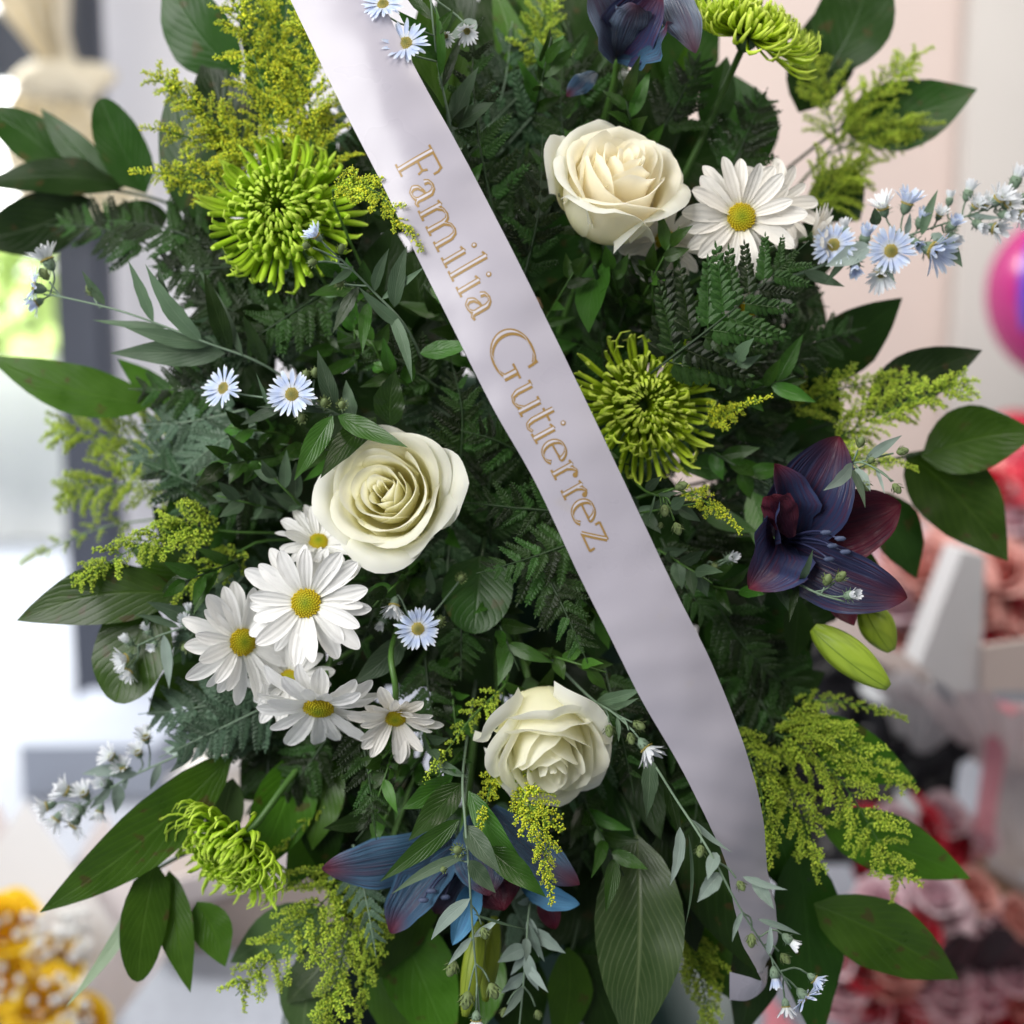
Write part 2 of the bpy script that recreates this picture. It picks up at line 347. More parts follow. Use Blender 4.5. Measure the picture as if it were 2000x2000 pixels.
def rose(label, center, axis, scale, mat='rose_petal', outer='rose_petal_outer', extra=(), seed=1, roll=0., group='cream roses in the spray', tall=1.0, cup=False):
    base = center
    t = thing('rose', label, 'rose', base, group); rr = random.Random(seed)
    M = framez(base, axis, UPV, scale) @ Matrix.Rotation(roll, 4, 'Z') @ Matrix.Diagonal((1, 1, tall, 1))
    k = 0
    def put(args, m, **kw):
        nonlocal k; k += 1
        part('petal', mesh('petal', *rose_petal(*args, seed * 100 + k, **kw), mat=m), t, M)
    # tight spiral heart, then wider and wider whorls
    j_ = lambda k_: rr.uniform(-k_, k_)
    for i in range(3): put((i * 2.3, 1.7, .0034 + .0015 * i, .0550 + .0002 * i, .0, .0005, .22), mat, na=11, close=.15)
    for i in range(3): put((.7 + i * 2.2 + j_(.2), 1.35, .0080 + .0009 * i, .0548 + j_(.0008), .0, .0010, .10), mat, close=.12, point=.015)
    for i in range(3): put((.2 + i * 2.2 + j_(.2), 1.45, .0118 + .0008 * i, .0546 + j_(.0012), .0, .0016, .08), mat, close=.10, point=.02)
    for i in range(4): put((1.3 + i * 1.66 + j_(.2), 1.22, .0160 + .0010 * i, .0540 + j_(.0015), .04, .0022, .07), mat, close=.08, point=.02)
    if cup:       # goblet: the outer whorls stand upright round the bud
        for i in range(4): put((.4 + i * 1.62 + j_(.2), 1.20, .0222 + .0009 * i, .0525 + j_(.0015), .08, .0030, .05), mat, close=.06, point=.03)
        for i in range(4): put((1.1 + i * 1.58 + j_(.2), 1.20, .0285 + .0010 * i, .0500 + j_(.0020), .12, .0050, .04), mat, close=.06, point=.04, rh=.0265 + .0009 * i)
    for i in range(0 if cup else 4): put((.4 + i * 1.62 + j_(.2), 1.20, .0250 + .0008 * i, .0510 + j_(.0020), .1, .0034, .05), mat, close=.04, point=.03, rh=.0205 + .0008 * i)
    for i in range(0 if cup else 4): put((1.1 + i * 1.58 + j_(.2), 1.15, .0335 + .0010 * i, .0470 + j_(.0020), .15, .0055, .04), mat, close=.02, point=.03, rh=.0240 + .0007 * i)
    for i, (ph, hw, r0, h, fl, lp) in enumerate(extra): put((ph, hw, r0, h, fl, lp, .03), outer, point=.05, na=17, rh=(min(r0, .0322 + .0005 * i) if cup else .0280 + .0006 * i))
    # green hip with sepals, stalk
    hip = [Vector((0, 0, -.016)), Vector((0, 0, -.010)), Vector((0, 0, -.003)), Vector((0, 0, .004))]
    part('calyx', mesh('calyx', *tube(hip, [.003, .007, .009, .0085], 8), mat='calyx'), t, M)
    for i in range(5):
        V, F, UV = blade(.026, .009, 'lance', 7, 3, .2, -.9, seed=i)
        part('sepal', mesh('sepal', V, F, UV, 'lance_leaf'), t, M @ Matrix.Rotation(i * 1.2566, 4, 'Z') @ Matrix.Translation((0, .007, -.002)))
    stem_to_core(t, base - axis * .015 * scale, axis, .0032)
    return t

# ------------------------------------------------------------------ spider chrysanthemums
def quill(L, w, hook, arch, seed, sides=5, nl=9):
    rr = random.Random(seed); V = []; UV = []; y = z = 0; th = -arch * .4
    for i in range(nl):
        t = i / (nl - 1)
        if i:
            th += arch / nl * .8 + (hook * max(0, t - .62) / .38 * 2 / (nl * .38) if t > .62 else 0); y += math.cos(th) * L / (nl - 1); z += math.sin(th) * L / (nl - 1)
        ww = w * (.55 + .45 * min(1, t / .3)) * (1.25 - .9 * max(0, t - .8) / .2 if t > .8 else 1 + .25 * max(0, t - .5) / .3)
        for k in range(sides):
            a = 2 * math.pi * k / sides + math.pi / 2
            dx, dz = ww / 2 * math.cos(a), ww * .30 * math.sin(a) * (1 if math.sin(a) < .5 else -.2)
            V.append((dx, y - math.sin(th) * dz, z + math.cos(th) * dz)); UV.append((k / sides, t))
    F = [(i * sides + k, i * sides + (k + 1) % sides, (i + 1) * sides + (k + 1) % sides, (i + 1) * sides + k) for i in range(nl - 1) for k in range(sides)]
    F.append(tuple(range((nl - 1) * sides, nl * sides)))
    return V, F, UV
QUILLS = {}
def quill_mesh(cls, i, mat, wk=1.):
    key = (cls, i, mat, wk)
    if key not in QUILLS:
        L, w = (.024, .0030, ), None
        L, w, hk, ar = [(.022, .0034, 1.0, .95), (.034, .0042, 1.9, .60), (.047, .0045, 2.1, .32), (.061, .0045, 1.6, .15)][cls]
        rr = random.Random(cls * 10 + i)
        QUILLS[key] = mesh('petal', *quill(L, w * wk, hk * rr.uniform(.5, 1.25), ar * rr.uniform(.6, 1.5), cls * 10 + i), mat=mat)
    return QUILLS[key]
def mum(label, center, axis, rad, mat, seed, N=300, amax=98, spread=1.0, stem=None, wk=1.):
    s = rad / .063; base = center - axis * .018 * s; rr = random.Random(seed)
    t = thing('chrysanthemum', label, 'chrysanthemum', base, 'green spider chrysanthemums')
    z = axis.normalized(); x = z.orthogonal().normalized(); y = z.cross(x)
    for i in range(N):
        f = (i + .5) / N; an = i * 2.39996 + rr.uniform(-.12, .12)
        al = R(12 + (amax - 12) * f ** .75 + rr.uniform(-6, 6)); ra = x * math.cos(an) + y * math.sin(an)
        if f > .8 and rr.random() < .12: al += R(rr.uniform(0, 25))
        d = z * math.cos(al) + ra * math.sin(al); inw = z * math.sin(al) - ra * math.cos(al)
        cls = 0 if f < .13 else 1 if f < .42 else 2 if f < .72 else 3
        sc = s * rr.uniform(.86, 1.1)
        o = base + ra * (.0035 + .008 * f) * s + z * (.010 * (1 - f) ** 1.2) * s
        tw = Matrix.Rotation(rr.gauss(0, .35), 4, d) if f > .3 else Matrix()
        part('petal', quill_mesh(cls, rr.randrange(5), mat, wk), t, frame(o, d, tw @ inw, sc))
    V = [base - z * .012 * s, base - z * .006 * s, base, base + z * .008 * s]
    tpart('receptacle', V, [.004 * s, .010 * s, .012 * s, .006 * s], 'calyx', t, 8)
    if stem: tpart('stem', smoothpath([base - z * .008] + [P(*q) for q in stem], 5), .0032, 'stem_green', t)
    else: stem_to_core(t, base - z * .01, z, .003)
    return t

# ------------------------------------------------------------------ daisies and asters
def disc_mesh(name, r, h, n, br, mat):
    m = MB(); v, f = ico()
    V = []; UV = []; rings = 6; sg = 14
    for i in range(rings):
        q = i / (rings - 1)
        for k in range(sg): V.append((r * q * math.cos(2 * math.pi * k / sg), r * q * math.sin(2 * math.pi * k / sg), h * (1 - q ** 2))); UV.append((.5, q))
    m.add(V, [(i * sg + k, (i + 1) * sg + k, (i + 1) * sg + (k + 1) % sg, i * sg + (k + 1) % sg) for i in range(rings - 1) for k in range(sg)], UV)
    for i in range(n):
        q = math.sqrt((i + .5) / n) * .98; a = i * 2.39996
        c = Vector((r * q * math.cos(a), r * q * math.sin(a), h * (1 - q * q) + br * .3)); e = br * (.65 + .5 * q)
        m.add([(c.x + p[0] * e, c.y + p[1] * e, c.z + p[2] * e * 1.3) for p in v], f, [(.5, q)] * 12)
    return m.mesh(name, mat)
DISC = disc_mesh('disc', .0122, .0042, 120, .0010, 'daisy_disc')
ADISC = disc_mesh('disc', .0055, .0022, 50, .0005, 'aster_disc')
DP = {}
def daisy_petal(i, mat):
    if (i, mat) not in DP:
        rr = random.Random(i)
        DP[i, mat] = mesh('petal', *blade(1, rr.uniform(.28, .36), 'daisy', 12, 7, rr.uniform(.0, .2), rr.uniform(-.55, .05), .25, 0, rr.uniform(-.15, .15), .08, rr.uniform(-.03, .03), i, chord=False), mat=mat)
    return DP[i, mat]
CALY = mesh('calyx', *tube([(0, 0, -.010), (0, 0, -.006), (0, 0, -.001), (0, 0, .001)], [.002, .007, .0105, .009], 10), mat='calyx')
def daisy(label, center, axis, rpx, mat='daisy_petal', seed=0, lift=8, n=27, wob=9, stem=None, group='white daisies in the spray', depth=0.):
    rad = rpx * PX; s = rad / .053; rr = random.Random(seed); z = axis.normalized(); x = z.orthogonal().normalized(); y = z.cross(x)
    t = thing('daisy', label, 'daisy', center - z * .008, group)
    Md = framez(center, z, UPV, s)
    for layer in range(2):
        for i in range(n // 2 + (n % 2) * layer):
            an = (i + .5 * layer) * 2 * math.pi / (n // 2) + rr.uniform(-.11, .11); ra = x * math.cos(an) + y * math.sin(an)
            al = R((lift + 5 if layer == 0 else lift - 7) + rr.uniform(-wob, wob)); d = ra * math.cos(al) + z * math.sin(al)
            L = rad * (.80 if layer == 0 else .86) * rr.uniform(.84, 1.08)
            if rr.random() < .05: continue
            nz = Matrix.Rotation(rr.gauss(0, .22), 4, d) @ z
            part('petal', daisy_petal(rr.randrange(9), mat), t, frame(center + ra * .0085 * s - z * (.001 + .002 * layer) * s, d, nz, L))
    part('disc', DISC, t, Md); part('calyx', CALY, t, Md)
    if stem: tpart('stem', smoothpath([center - z * .01 * s] + [P(*q) for q in stem], 5), .0025, 'stem_green', t)
    else: stem_to_core(t, center - z * .009 * s, z, .0025)
    return t
ARAYS = {}
def aster_rays(kind, i, mat):
    """joined narrow rays: open, half or bud"""
    key = (kind, i, mat)
    if key not in ARAYS:
        m = MB(); rr = random.Random(i * 7 + len(kind)); n = {'open': 30, 'half': 22, 'bud': 14}[kind]
        for k in range(n):
            an = 2 * math.pi * k / n + rr.uniform(-.08, .08)
            el = {'open': rr.uniform(-6, 16), 'half': rr.uniform(42, 68), 'bud': rr.uniform(72, 86)}[kind]
            L = {'open': .0148, 'half': .0150, 'bud': .0105}[kind] * rr.uniform(.85, 1.1)
            V, F, UV = blade(L, .0030, 'daisy', 6, 3, 0, rr.uniform(-.4, .5) if kind == 'open' else -rr.uniform(-.1, .5), .2, 0, rr.uniform(-.3, .3), 0, 0, k, chord=False)
            ra = Vector((math.cos(an), math.sin(an), 0)); e = R(el); d = ra * math.cos(e) + Vector((0, 0, 1)) * math.sin(e)
            m.add(V, F, UV, frame(ra * (.0045 if kind == 'open' else .003), d, Vector((0, 0, 1)) if kind == 'open' else -ra))
        ARAYS[key] = m.mesh('ray_petals', mat)
    return ARAYS[key]
ACAL = MB()
ACAL.add(*tube([(0, 0, -.009), (0, 0, -.006), (0, 0, -.002), (0, 0, .001)], [.0012, .0038, .0046, .0042], 8))
for k in range(14):
    a = k * 2.39996; V, F, UV = blade(.005, .0013, 'lance', 4, 3, .3, .5, seed=k, chord=False)
    ra = Vector((math.cos(a), math.sin(a), 0)); ACAL.add(V, F, UV, frame(ra * .004 + Vector((0, 0, -.006 + .0045 * (k / 14))), (ra * .6 + Vector((0, 0, .8))).normalized(), ra))
ACAL = ACAL.mesh('calyx', 'stem_sage')
BUDM = MB()
BUDM.add(*tube([(0, 0, -.004), (0, 0, -.002), (0, 0, .002), (0, 0, .005), (0, 0, .0065)], [.001, .0030, .0036, .0024, .0008], 8))
for k in range(20):
    a = k * 2.39996; V, F, UV = blade(.004, .0014, 'lance', 4, 3, .5, .3, seed=k, chord=False)
    ra = Vector((math.cos(a), math.sin(a), 0)); BUDM.add(V, F, UV, frame(ra * .0036 + Vector((0, 0, -.003 + .005 * (k / 20))), (ra * .02 + Vector((0, 0, .9))).normalized(), ra))
BUDM = BUDM.mesh('flower_bud', 'bud_green')
def aster(label, stem, flowers, leaves=(), auto=0, leafmat='sage_leaf', name='aster', r0=.0012, r1=.0007, stemmat='stem_sage', autow=22, autol=85, group='blue asters in the spray', seed=3, cat='aster', tips=()):
    """stem: photo points; flowers: (u,v,depth,radius px,kind,axis[,mat]); leaves: (a,b,width px[,mat])"""
    rr = random.Random(seed); pts = smoothpath([P(*q) for q in stem], 6); t = thing(name, label, cat, pts[0], group)
    tpart('stem', pts, [r0 + (r1 - r0) * i / (len(pts) - 1) for i in range(len(pts))], stemmat, t)
    for fl in flowers:
        u, v, y, rp, kind, ax = fl[:6]; mat = fl[6] if len(fl) > 6 else 'aster_petal'; c = P(u, v, y); ax = D(*ax)
        q = min(pts, key=lambda p: (p - (c - ax * .03)).length)
        if (q - c).length > .006: tpart('pedicel', bez(q, q.lerp(c, .4) + ax * -.004, c - ax * .02, c - ax * .006, 6), .0008, stemmat, t, 5)
        if kind == 'tight': part('flower_bud', BUDM, t, framez(c, ax, UPV if abs(ax.dot(UPV)) < .95 else RIGHT, rp * PX / .0054)); continue
        s = rp * PX / {'open': .0185, 'half': .0135, 'bud': .0085}[kind]
        M = framez(c, ax, UPV if abs(ax.dot(UPV)) < .95 else RIGHT, s)
        fo = part('flower', aster_rays(kind, rr.randrange(4), mat), t, M)
        if kind != 'bud': part('disc', ADISC, fo, M)
        part('calyx', ACAL, fo, M)
    for lf in leaves: leaf_part(t, lf[0], lf[1], lf[2], lf[3] if len(lf) > 3 else leafmat, 'lance', wave=.15, twist=rr.uniform(-.5, .5), fold=.2)
    for i in range(auto):
        k = int((.06 + .85 * i / max(1, auto)) * (len(pts) - 1)); o = pts[k]; tg = (pts[min(k + 1, len(pts) - 1)] - pts[max(0, k - 1)]).normalized()
        sd = Matrix.Rotation(i * 2.4 + rr.uniform(-.4, .4), 4, tg) @ tg.orthogonal().normalized(); d = (tg * .75 + sd * .7).normalized()
        L = autol * PX * rr.uniform(.6, 1.1); V, F, UV = blade(L, autow * PX * rr.uniform(.7, 1.1), 'lance', 9, 5, 0, rr.uniform(-1.0, .5), 0, .2, rr.uniform(-.9, .9), .15, 0, rr.random())
        part('leaf', mesh('leaf', V, F, UV, leafmat), t, frame(o, d, sd.cross(tg) * .3 + TOCAM))
    return t

# ------------------------------------------------------------------ goldenrod
SPRIG = {}
def sprig_mesh(cls, i, mat):
    key = (cls, i, mat)
    if key not in SPRIG:
        L = (.022, .038, .058)[cls]; rr = random.Random(cls * 31 + i); m = MB(); v, f = ico(); arch = rr.uniform(.5, 1.3)
        pts = []; y = z = 0
        for k in range(10):
            th = arch * (.35 - k / 9); pts.append(Vector((rr.uniform(-.0006, .0006), y, z))); y += math.cos(th) * L / 9; z += math.sin(th) * L / 9
        m.add(*tube(pts, [.0006 - .00035 * k / 9 for k in range(10)], 4))
        nb = int(L / .00042)
        for k in range(nb):
            q = .10 + .90 * (k / nb); g = q * 9; a = int(min(8, g)); c = pts[a].lerp(pts[a + 1], g - a)
            an = rr.uniform(0, 6.283); ou = Vector((math.cos(an), .35, math.sin(an) * .8 + .25)).normalized()
            dl = rr.uniform(.0010, .0060) * (1.15 - .7 * q); e = rr.uniform(.00062, .00100) * (1.05 - .25 * q)
            b = c + ou * dl + Vector((0, rr.uniform(0, .0012), 0))
            if dl > .0018:
                mid = c.lerp(b, .5); m.add(*tube([c, b], [.00022, .00022], 3, False))
            X = frame(b, ou, Vector((0, 0, 1))); hue = rr.random() ** 1.5
            m.add([(p[0] * e, p[1] * e * 1.35, p[2] * e) for p in v], f, [(hue, 1)] * 12, X)
        SPRIG[key] = m.mesh('sprig', mat)
    return SPRIG[key]
def goldenrod(label, a, b, spread, n, mat='goldenrod_green', droop=.3, seed=0, via=None, start=.15, group='goldenrod sprays', oneside=0, dens=1.0):
    """spray from photo point a to b; spread = sprig length in px at the base"""
    rr = random.Random(seed); A, B = P(*a), P(*b); L = (B - A).length
    mid = P(*via) if via else A.lerp(B, .5) + UPV * L * .06
    pts = smoothpath([A, mid, B], 8); t = thing('goldenrod', label, 'goldenrod', A, group)
    sp = bez(A.lerp(CORE, .55), A.lerp(CORE, .3) - (mid - A) * .15, A - (mid - A) * .3, A, 6)[:-1] + pts
    tpart('stem', sp, [.0014 - .0009 * i / (len(sp) - 1) for i in range(len(sp))], 'stem_green', t, 5)
    n = int(n * 1.25)
    for i in range(n):
        q = start + (1 - start) * i / n; k = int(q * (len(pts) - 1)); o = pts[k]; tg = (pts[min(k + 1, len(pts) - 1)] - pts[max(k - 1, 0)]).normalized()
        sd = (tg.cross(TOCAM)).normalized() * (1 if (i % 2 or oneside == 1) and oneside != -1 else -1); sd = Matrix.Rotation(rr.uniform(-.9, .9), 4, tg) @ sd
        op = rr.uniform(.45, .85); d = (tg * op + sd * (1 - op * .55) + TOCAM * rr.uniform(-.1, .25)).normalized()
        ln = spread * PX * (1.08 - .72 * q) * rr.uniform(.75, 1.2); cls = 0 if ln < .028 else 1 if ln < .047 else 2
        up = (tg * .2 + TOCAM * .5 + UPV * .6) if droop >= 0 else TOCAM
        part('sprig', sprig_mesh(cls, rr.randrange(4), mat), t, frame(o, d, up, min(1.5, ln / (.022, .038, .058)[cls])))
    part('sprig', sprig_mesh(1, seed % 4, mat), t, frame(pts[-4], pts[-1] - pts[-4], UPV + TOCAM, 1))
    return t

# ------------------------------------------------------------------ leather fern
def pinna_mesh(i, mat):
    rr = random.Random(i); m = MB(); n = 9
    m.add(*tube([(0, 0, 0), (0, .5, .012), (0, .97, 0)], [.009, .006, .002], 4), )
    for k in range(n):
        q = .06 + .86 * k / n
        for sd in (-1, 1):
            L = .235 * (1 - .66 * q ** 1.25) * rr.uniform(.88, 1.1); W = L * .58 + .018; an = R(rr.uniform(44, 58) - 12 * q); d = Vector((sd * math.sin(an), math.cos(an), rr.uniform(-.15, .2))).normalized()
            nx = Vector((-d.y * sd, d.x * sd, 0)).normalized() * sd
            o = Vector((0, q + (.02 if sd > 0 else 0), .008)); up = Vector((rr.uniform(-.2, .2), rr.uniform(-.2, .2), 1)); up.normalize()
            # toothed outline: base, then teeth to the tip and back
            T = [(0, 0), (.22, .34), (.34, .50), (.40, .42), (.56, .48), (.62, .36), (.78, .34), (.84, .20), (1, 0)]
            V = [o + d * (L * .55) + up * .012]; UV = [(.5, .55)]
            for (a, b) in T: V.append(o + d * a * L + nx * b * W - up * b * .035); UV.append((.5 + b * .9, a))
            for (a, b) in T[-2:0:-1]: V.append(o + d * (a * L) - nx * b * W - up * b * .035); UV.append((.5 - b * .9, a))
            c = len(V) - 1; m.add(V, [(0, 1 + j, 1 + (j + 1) % c) for j in range(c)], UV)
    V, F, UV = blade(.12, .035, 'lance', 5, 3); m.add(V, F, UV, Matrix.Translation((0, .9, .004)))
    return m.mesh('pinna', mat, smooth=False)
PINNA = {}
def fern(label, a, b, plen, n=8, mat='fern_pinna', seed=0, nrm=None, group='leather fern fronds', bow=.05, tipk=.22, droop=.15):
    rr = random.Random(seed); A, B = P(*a), P(*b); L = (B - A).length; nrm = nrm or (TOCAM + Vector((rr.uniform(-.35, .35), 0, rr.uniform(-.35, .35)))).normalized()
    X = (B - A).normalized(); sd = X.cross(nrm).normalized(); nrm = sd.cross(X)
    mid = A.lerp(B, .5) + sd * L * rr.uniform(-bow, bow) + nrm * L * .06
    pts = smoothpath([A, mid, B], 10); t = thing('fern_frond', label, 'fern', A, group)
    tpart('rachis', pts, [.0013 - .0009 * i / (len(pts) - 1) for i in range(len(pts))], 'stem_dark' if mat == 'fern_pinna' else 'stem_sage', t, 5)
    for k in range(6):
        if (k, mat) not in PINNA: PINNA[k, mat] = pinna_mesh(k, mat)
    for i in range(n):
        q = .10 + .80 * i / n
        for s in (-1, 1):
            j = int(min(.98, q + (.03 if s > 0 else 0)) * (len(pts) - 1)); o = pts[j]; tg = (pts[min(len(pts) - 1, j + 1)] - pts[max(0, j - 1)]).normalized()
            an = R(rr.uniform(50, 68) - 18 * q); d = (tg * math.cos(an) + sd * s * math.sin(an) - nrm * rr.uniform(-.05, droop)).normalized()
            ln = plen * PX * (1 - (1 - tipk) * q ** 1.3) * rr.uniform(.85, 1.1)
            part('pinna', PINNA[rr.randrange(6), mat], t, frame(o, d, nrm + sd * rr.uniform(-.25, .25), ln))
    part('pinna', PINNA[0, mat], t, frame(pts[-6], pts[-1] - pts[-6], nrm, plen * PX * .42))
    return t
def branch(label, stem, leaves, name='leaf_branch', mat='salal_leaf', cat='foliage', group='broad green leaf branches', stemmat='stem_dark', prof='leaf', **kw):
    pts = smoothpath([P(*q) for q in stem], 5); t = thing(name, label, cat, pts[0], group)
    tpart('stem', pts, .0018, stemmat, t)
    for lf in leaves:
        k2 = dict(kw); k2.update(lf[4] if len(lf) > 4 else {}); m = lf[3] if len(lf) > 3 and lf[3] else mat
        leaf_part(t, lf[0], lf[1], lf[2], m, k2.pop('prof', prof), **k2)
    return t

# ================================================================== the setting
def quad_wall(name, u0, v0, u1, v1, Y, mat, thick=.06):
    a, b = Wp(u0, 600, Y), Wp(u1, 600, Y); x0, x1, z0, z1 = a.x, b.x, Wp(0, v1, Y).z, Wp(0, v0, Y).z
    V = [(x, y, z) for y in (Y, Y + thick) for z in (z0, z1) for x in (x0, x1)]
    return solo(name, mesh(name, V, [(0, 1, 3, 2), (4, 6, 7, 5), (0, 4, 5, 1), (2, 3, 7, 6), (0, 2, 6, 4), (1, 5, 7, 3)], None, mat, False), kind='structure')
plain('wall_white', (.74, .73, .77), .7, .3, 0, 3, .05); plain('wall_pink', (.62, .52, .48), .7, .3, 0, 3, .06); plain('wall_grey', (.60, .57, .54), .7, .3, 0, 3, .05)
plain('frame_steel', (.075, .085, .115), .5, .4, 0, 5, .1); plain('pavement', (.72, .73, .74), .8, .2, 0, 2, .06); plain('step_grey', (.30, .33, .40), .7, .3, 0, 4, .1)
plain('floor_tile', (.27, .29, .34), .6)
V = [(-8, -3, 0), (8, -3, 0), (8, 9, 0), (-8, 9, 0)]; solo('floor', mesh('floor', V, [(0, 1, 2, 3)], None, 'floor_tile'), kind='structure')
quad_wall('wall_left', 225, -700, 1210, 2600, 3.4, 'wall_white'); quad_wall('wall_pink', 1210, -700, 1885, 2600, 3.4, 'wall_pink'); quad_wall('wall_right', 1868, -700, 2700, 2600, 3.28, 'wall_grey')
quad_wall('street_wall', -1800, -900, 260, 2300, 6.6, 'pavement')

# ================================================================== the ribbon
S = 2000 / 1932
RB = [((480, -140), (616, -215), -.035, -.035), ((548, 0), (684, -75), -.045, -.045), ((640, 190), (776, 115), -.058, -.056), ((720, 345), (860, 268), -.068, -.066), ((770, 450), (915, 370), -.073, -.072),
      ((850, 610), (995, 530), -.080, -.078), ((930, 770), (1076, 694), -.084, -.082), ((1010, 910), (1143, 836), -.085, -.084), ((1090, 1080), (1221, 1000), -.084, -.082), ((1150, 1200), (1282, 1130), -.080, -.078),
      ((1210, 1320), (1345, 1256), -.074, -.071), ((1280, 1440), (1402, 1402), -.064, -.056), ((1340, 1560), (1438, 1540), -.050, -.024), ((1372, 1642), (1449, 1640), -.035, .004),
      ((1388, 1722), (1464, 1716), -.022, .016), ((1404, 1786), (1467, 1766), -.012, .030), ((1430, 1836), (1449, 1822), -.004, .050)]
Lp = smoothpath([P(a[0] * S, a[1] * S, c) for a, b, c, d in RB], 12); Rp = smoothpath([P(b[0] * S, b[1] * S, d) for a, b, c, d in RB], 12)
def ribbon_point(i, t, off=0.0):
    """i: fractional station, t across 0..1"""
    i = max(0, min(len(Lp) - 1.001, i)); k = int(i); f = i - k
    l = Lp[k].lerp(Lp[k + 1], f); r = Rp[k].lerp(Rp[k + 1], f); tg = (Lp[k + 1] + Rp[k + 1] - Lp[k] - Rp[k]).normalized(); ac = (r - l)
    nrm = ac.cross(tg).normalized(); nrm = nrm if nrm.dot(TOCAM) > 0 else -nrm
    bow = .0025 * (1 - (2 * t - 1) ** 2) +   .0004 * math.sin(i * .31 + t * 2.2) + .0002 * math.sin(i * .9 - t * 4) + .0034 * noise.noise((i * .075, t * .9, 2.2)) + .0003 * noise.noise((i * .22, t * 1.6, 7.2))
    return l + ac * t + nrm * (bow + off)
rib = thing('ribbon', 'white satin sash ribbon lettered in gold, running diagonally across the flowers', 'ribbon', P(1000, 900, -.08))
NS, NT_ = (len(Lp) - 1) * 3 + 1, 23
V = [ribbon_point(i / 3, j / (NT_ - 1)) for i in range(NS) for j in range(NT_)]; UV = [(j / (NT_ - 1), i / NS) for i in range(NS) for j in range(NT_)]
part('band', mesh('band', V, grid_faces(NS, NT_), UV, 'ribbon_satin'), rib)
# the cut end turned up behind
tl = smoothpath([P(1481, 1901, -.004), P(1486, 1915, .012), P(1463, 1908, .022), P(1425, 1898, .024)], 8); tr = smoothpath([P(1500, 1886, .05), P(1494, 1928, .052), P(1463, 1953, .045), P(1425, 1953, .04)], 8)
V = [l.lerp(r, j / 6) for l, r in zip(tl, tr) for j in range(7)]
part('cut_end', mesh('cut_end', V, grid_faces(len(tl), 7), [(.5, .5)] * len(V), 'ribbon_satin'), rib)
def ell(cx, cy, rx, ry, a0, a1, n=18): return [(cx + rx * math.cos(R(a0 + (a1 - a0) * k / n)), cy + ry * math.sin(R(a0 + (a1 - a0) * k / n))) for k in range(n + 1)]
def st(x, y0, y1): return ('T', [(x, y0), (x, (y0 + y1) / 2), (x, y1)])
def bar(x0, x1, y): return ('t', [(x0, y), ((x0 + x1) / 2, y), (x1, y)])
XH = .60
GL = {
    'F': [st(.16, .01, .99), bar(0, .34, .02), bar(0, .64, .98), ('t', [(.60, .99), (.66, .88), (.67, .74)]), bar(.16, .48, .53), ('t', [(.50, .40), (.46, .53), (.50, .66)])],
    'a': [('A', [(.07, .44), (.10, .54), (.20, .60), (.30, .57), (.36, .47), (.36, .3), (.36, .12), (.41, .04), (.50, .06)]), ('A', [(.36, .36), (.22, .33), (.10, .25), (.06, .14), (.12, .04), (.22, .03), (.31, .08), (.36, .16)])],
    'm': [st(.13, .01, .57), bar(0, .27, .015), ('t', [(0, .54), (.13, .58)]), ('A', [(.15, .44), (.25, .56), (.38, .60), (.48, .55), (.53, .42), (.53, .2), (.53, .01)]), bar(.41, .66, .015), ('A', [(.55, .44), (.65, .56), (.78, .60), (.88, .55), (.93, .42), (.93, .2), (.93, .01)]), bar(.81, 1.08, .015)],
    'i': [st(.14, .01, .58), bar(0, .28, .015), ('t', [(0, .53), (.14, .59)]), ('D', (.13, .84))],
    'l': [st(.14, .01, .99), bar(0, .28, .015), ('t', [(0, .94), (.14, 1.0)])],
    'G': [('A', ell(.52, .5, .46, .5, 48, 318, 30)), ('t', [(.83, .97), (.85, .82), (.86, .70)]), st(.83, .06, .40), bar(.66, .98, .41)],
    'u': [('A', [(.13, .58), (.13, .4), (.13, .2), (.18, .06), (.30, .0), (.42, .04), (.52, .16)]), st(.55, .01, .58), bar(0, .13, .575), bar(.42, .55, .575), bar(.55, .68, .015)],
    't': [('A', [(.14, .78), (.14, .5), (.14, .2), (.18, .06), (.27, .01), (.38, .07)]), bar(0, .35, .57)],
    'e': [('A', [(.07, .34), (.30, .345), (.50, .36)] + ell(.28, .30, .235, .30, 14, 320, 26))],
    'r': [st(.13, .01, .58), bar(0, .27, .015), ('t', [(0, .54), (.13, .58)]), ('A', [(.15, .42), (.21, .53), (.30, .60), (.39, .57)]), ('D', (.385, .52))],
    'z': [bar(.03, .48, .575), ('A', [(.46, .57), (.36, .43), (.16, .17), (.04, .02)]), bar(.03, .50, .025), ('t', [(.03, .575), (.03, .44)]), ('t', [(.50, .025), (.49, .17)])],
}
def stroke(pts, wid, shift=0.):
    """polyline with widths -> strips of (x,y) quads"""
    out = []; n = len(pts)
    for k in range(n):
        ax, ay = pts[max(0, k - 1)]; bx, by = pts[min(n - 1, k + 1)]; dx, dy = bx - ax, by - ay; l = math.hypot(dx, dy) or 1
        nx, ny = -dy / l, dx / l; w_ = wid[k] / 2; out.append(((pts[k][0] + nx * w_ + shift, pts[k][1] + ny * w_), (pts[k][0] - nx * w_ + shift, pts[k][1] - ny * w_)))
    return out
def densify(pts, m=3):
    o = []
    for a, b in zip(pts[:-1], pts[1:]):
        for k in range(m): o.append((a[0] + (b[0] - a[0]) * k / m, a[1] + (b[1] - a[1]) * k / m))
    return o + [pts[-1]]
TB, CAP = .235, .475                                       # baseline and cap height across the ribbon
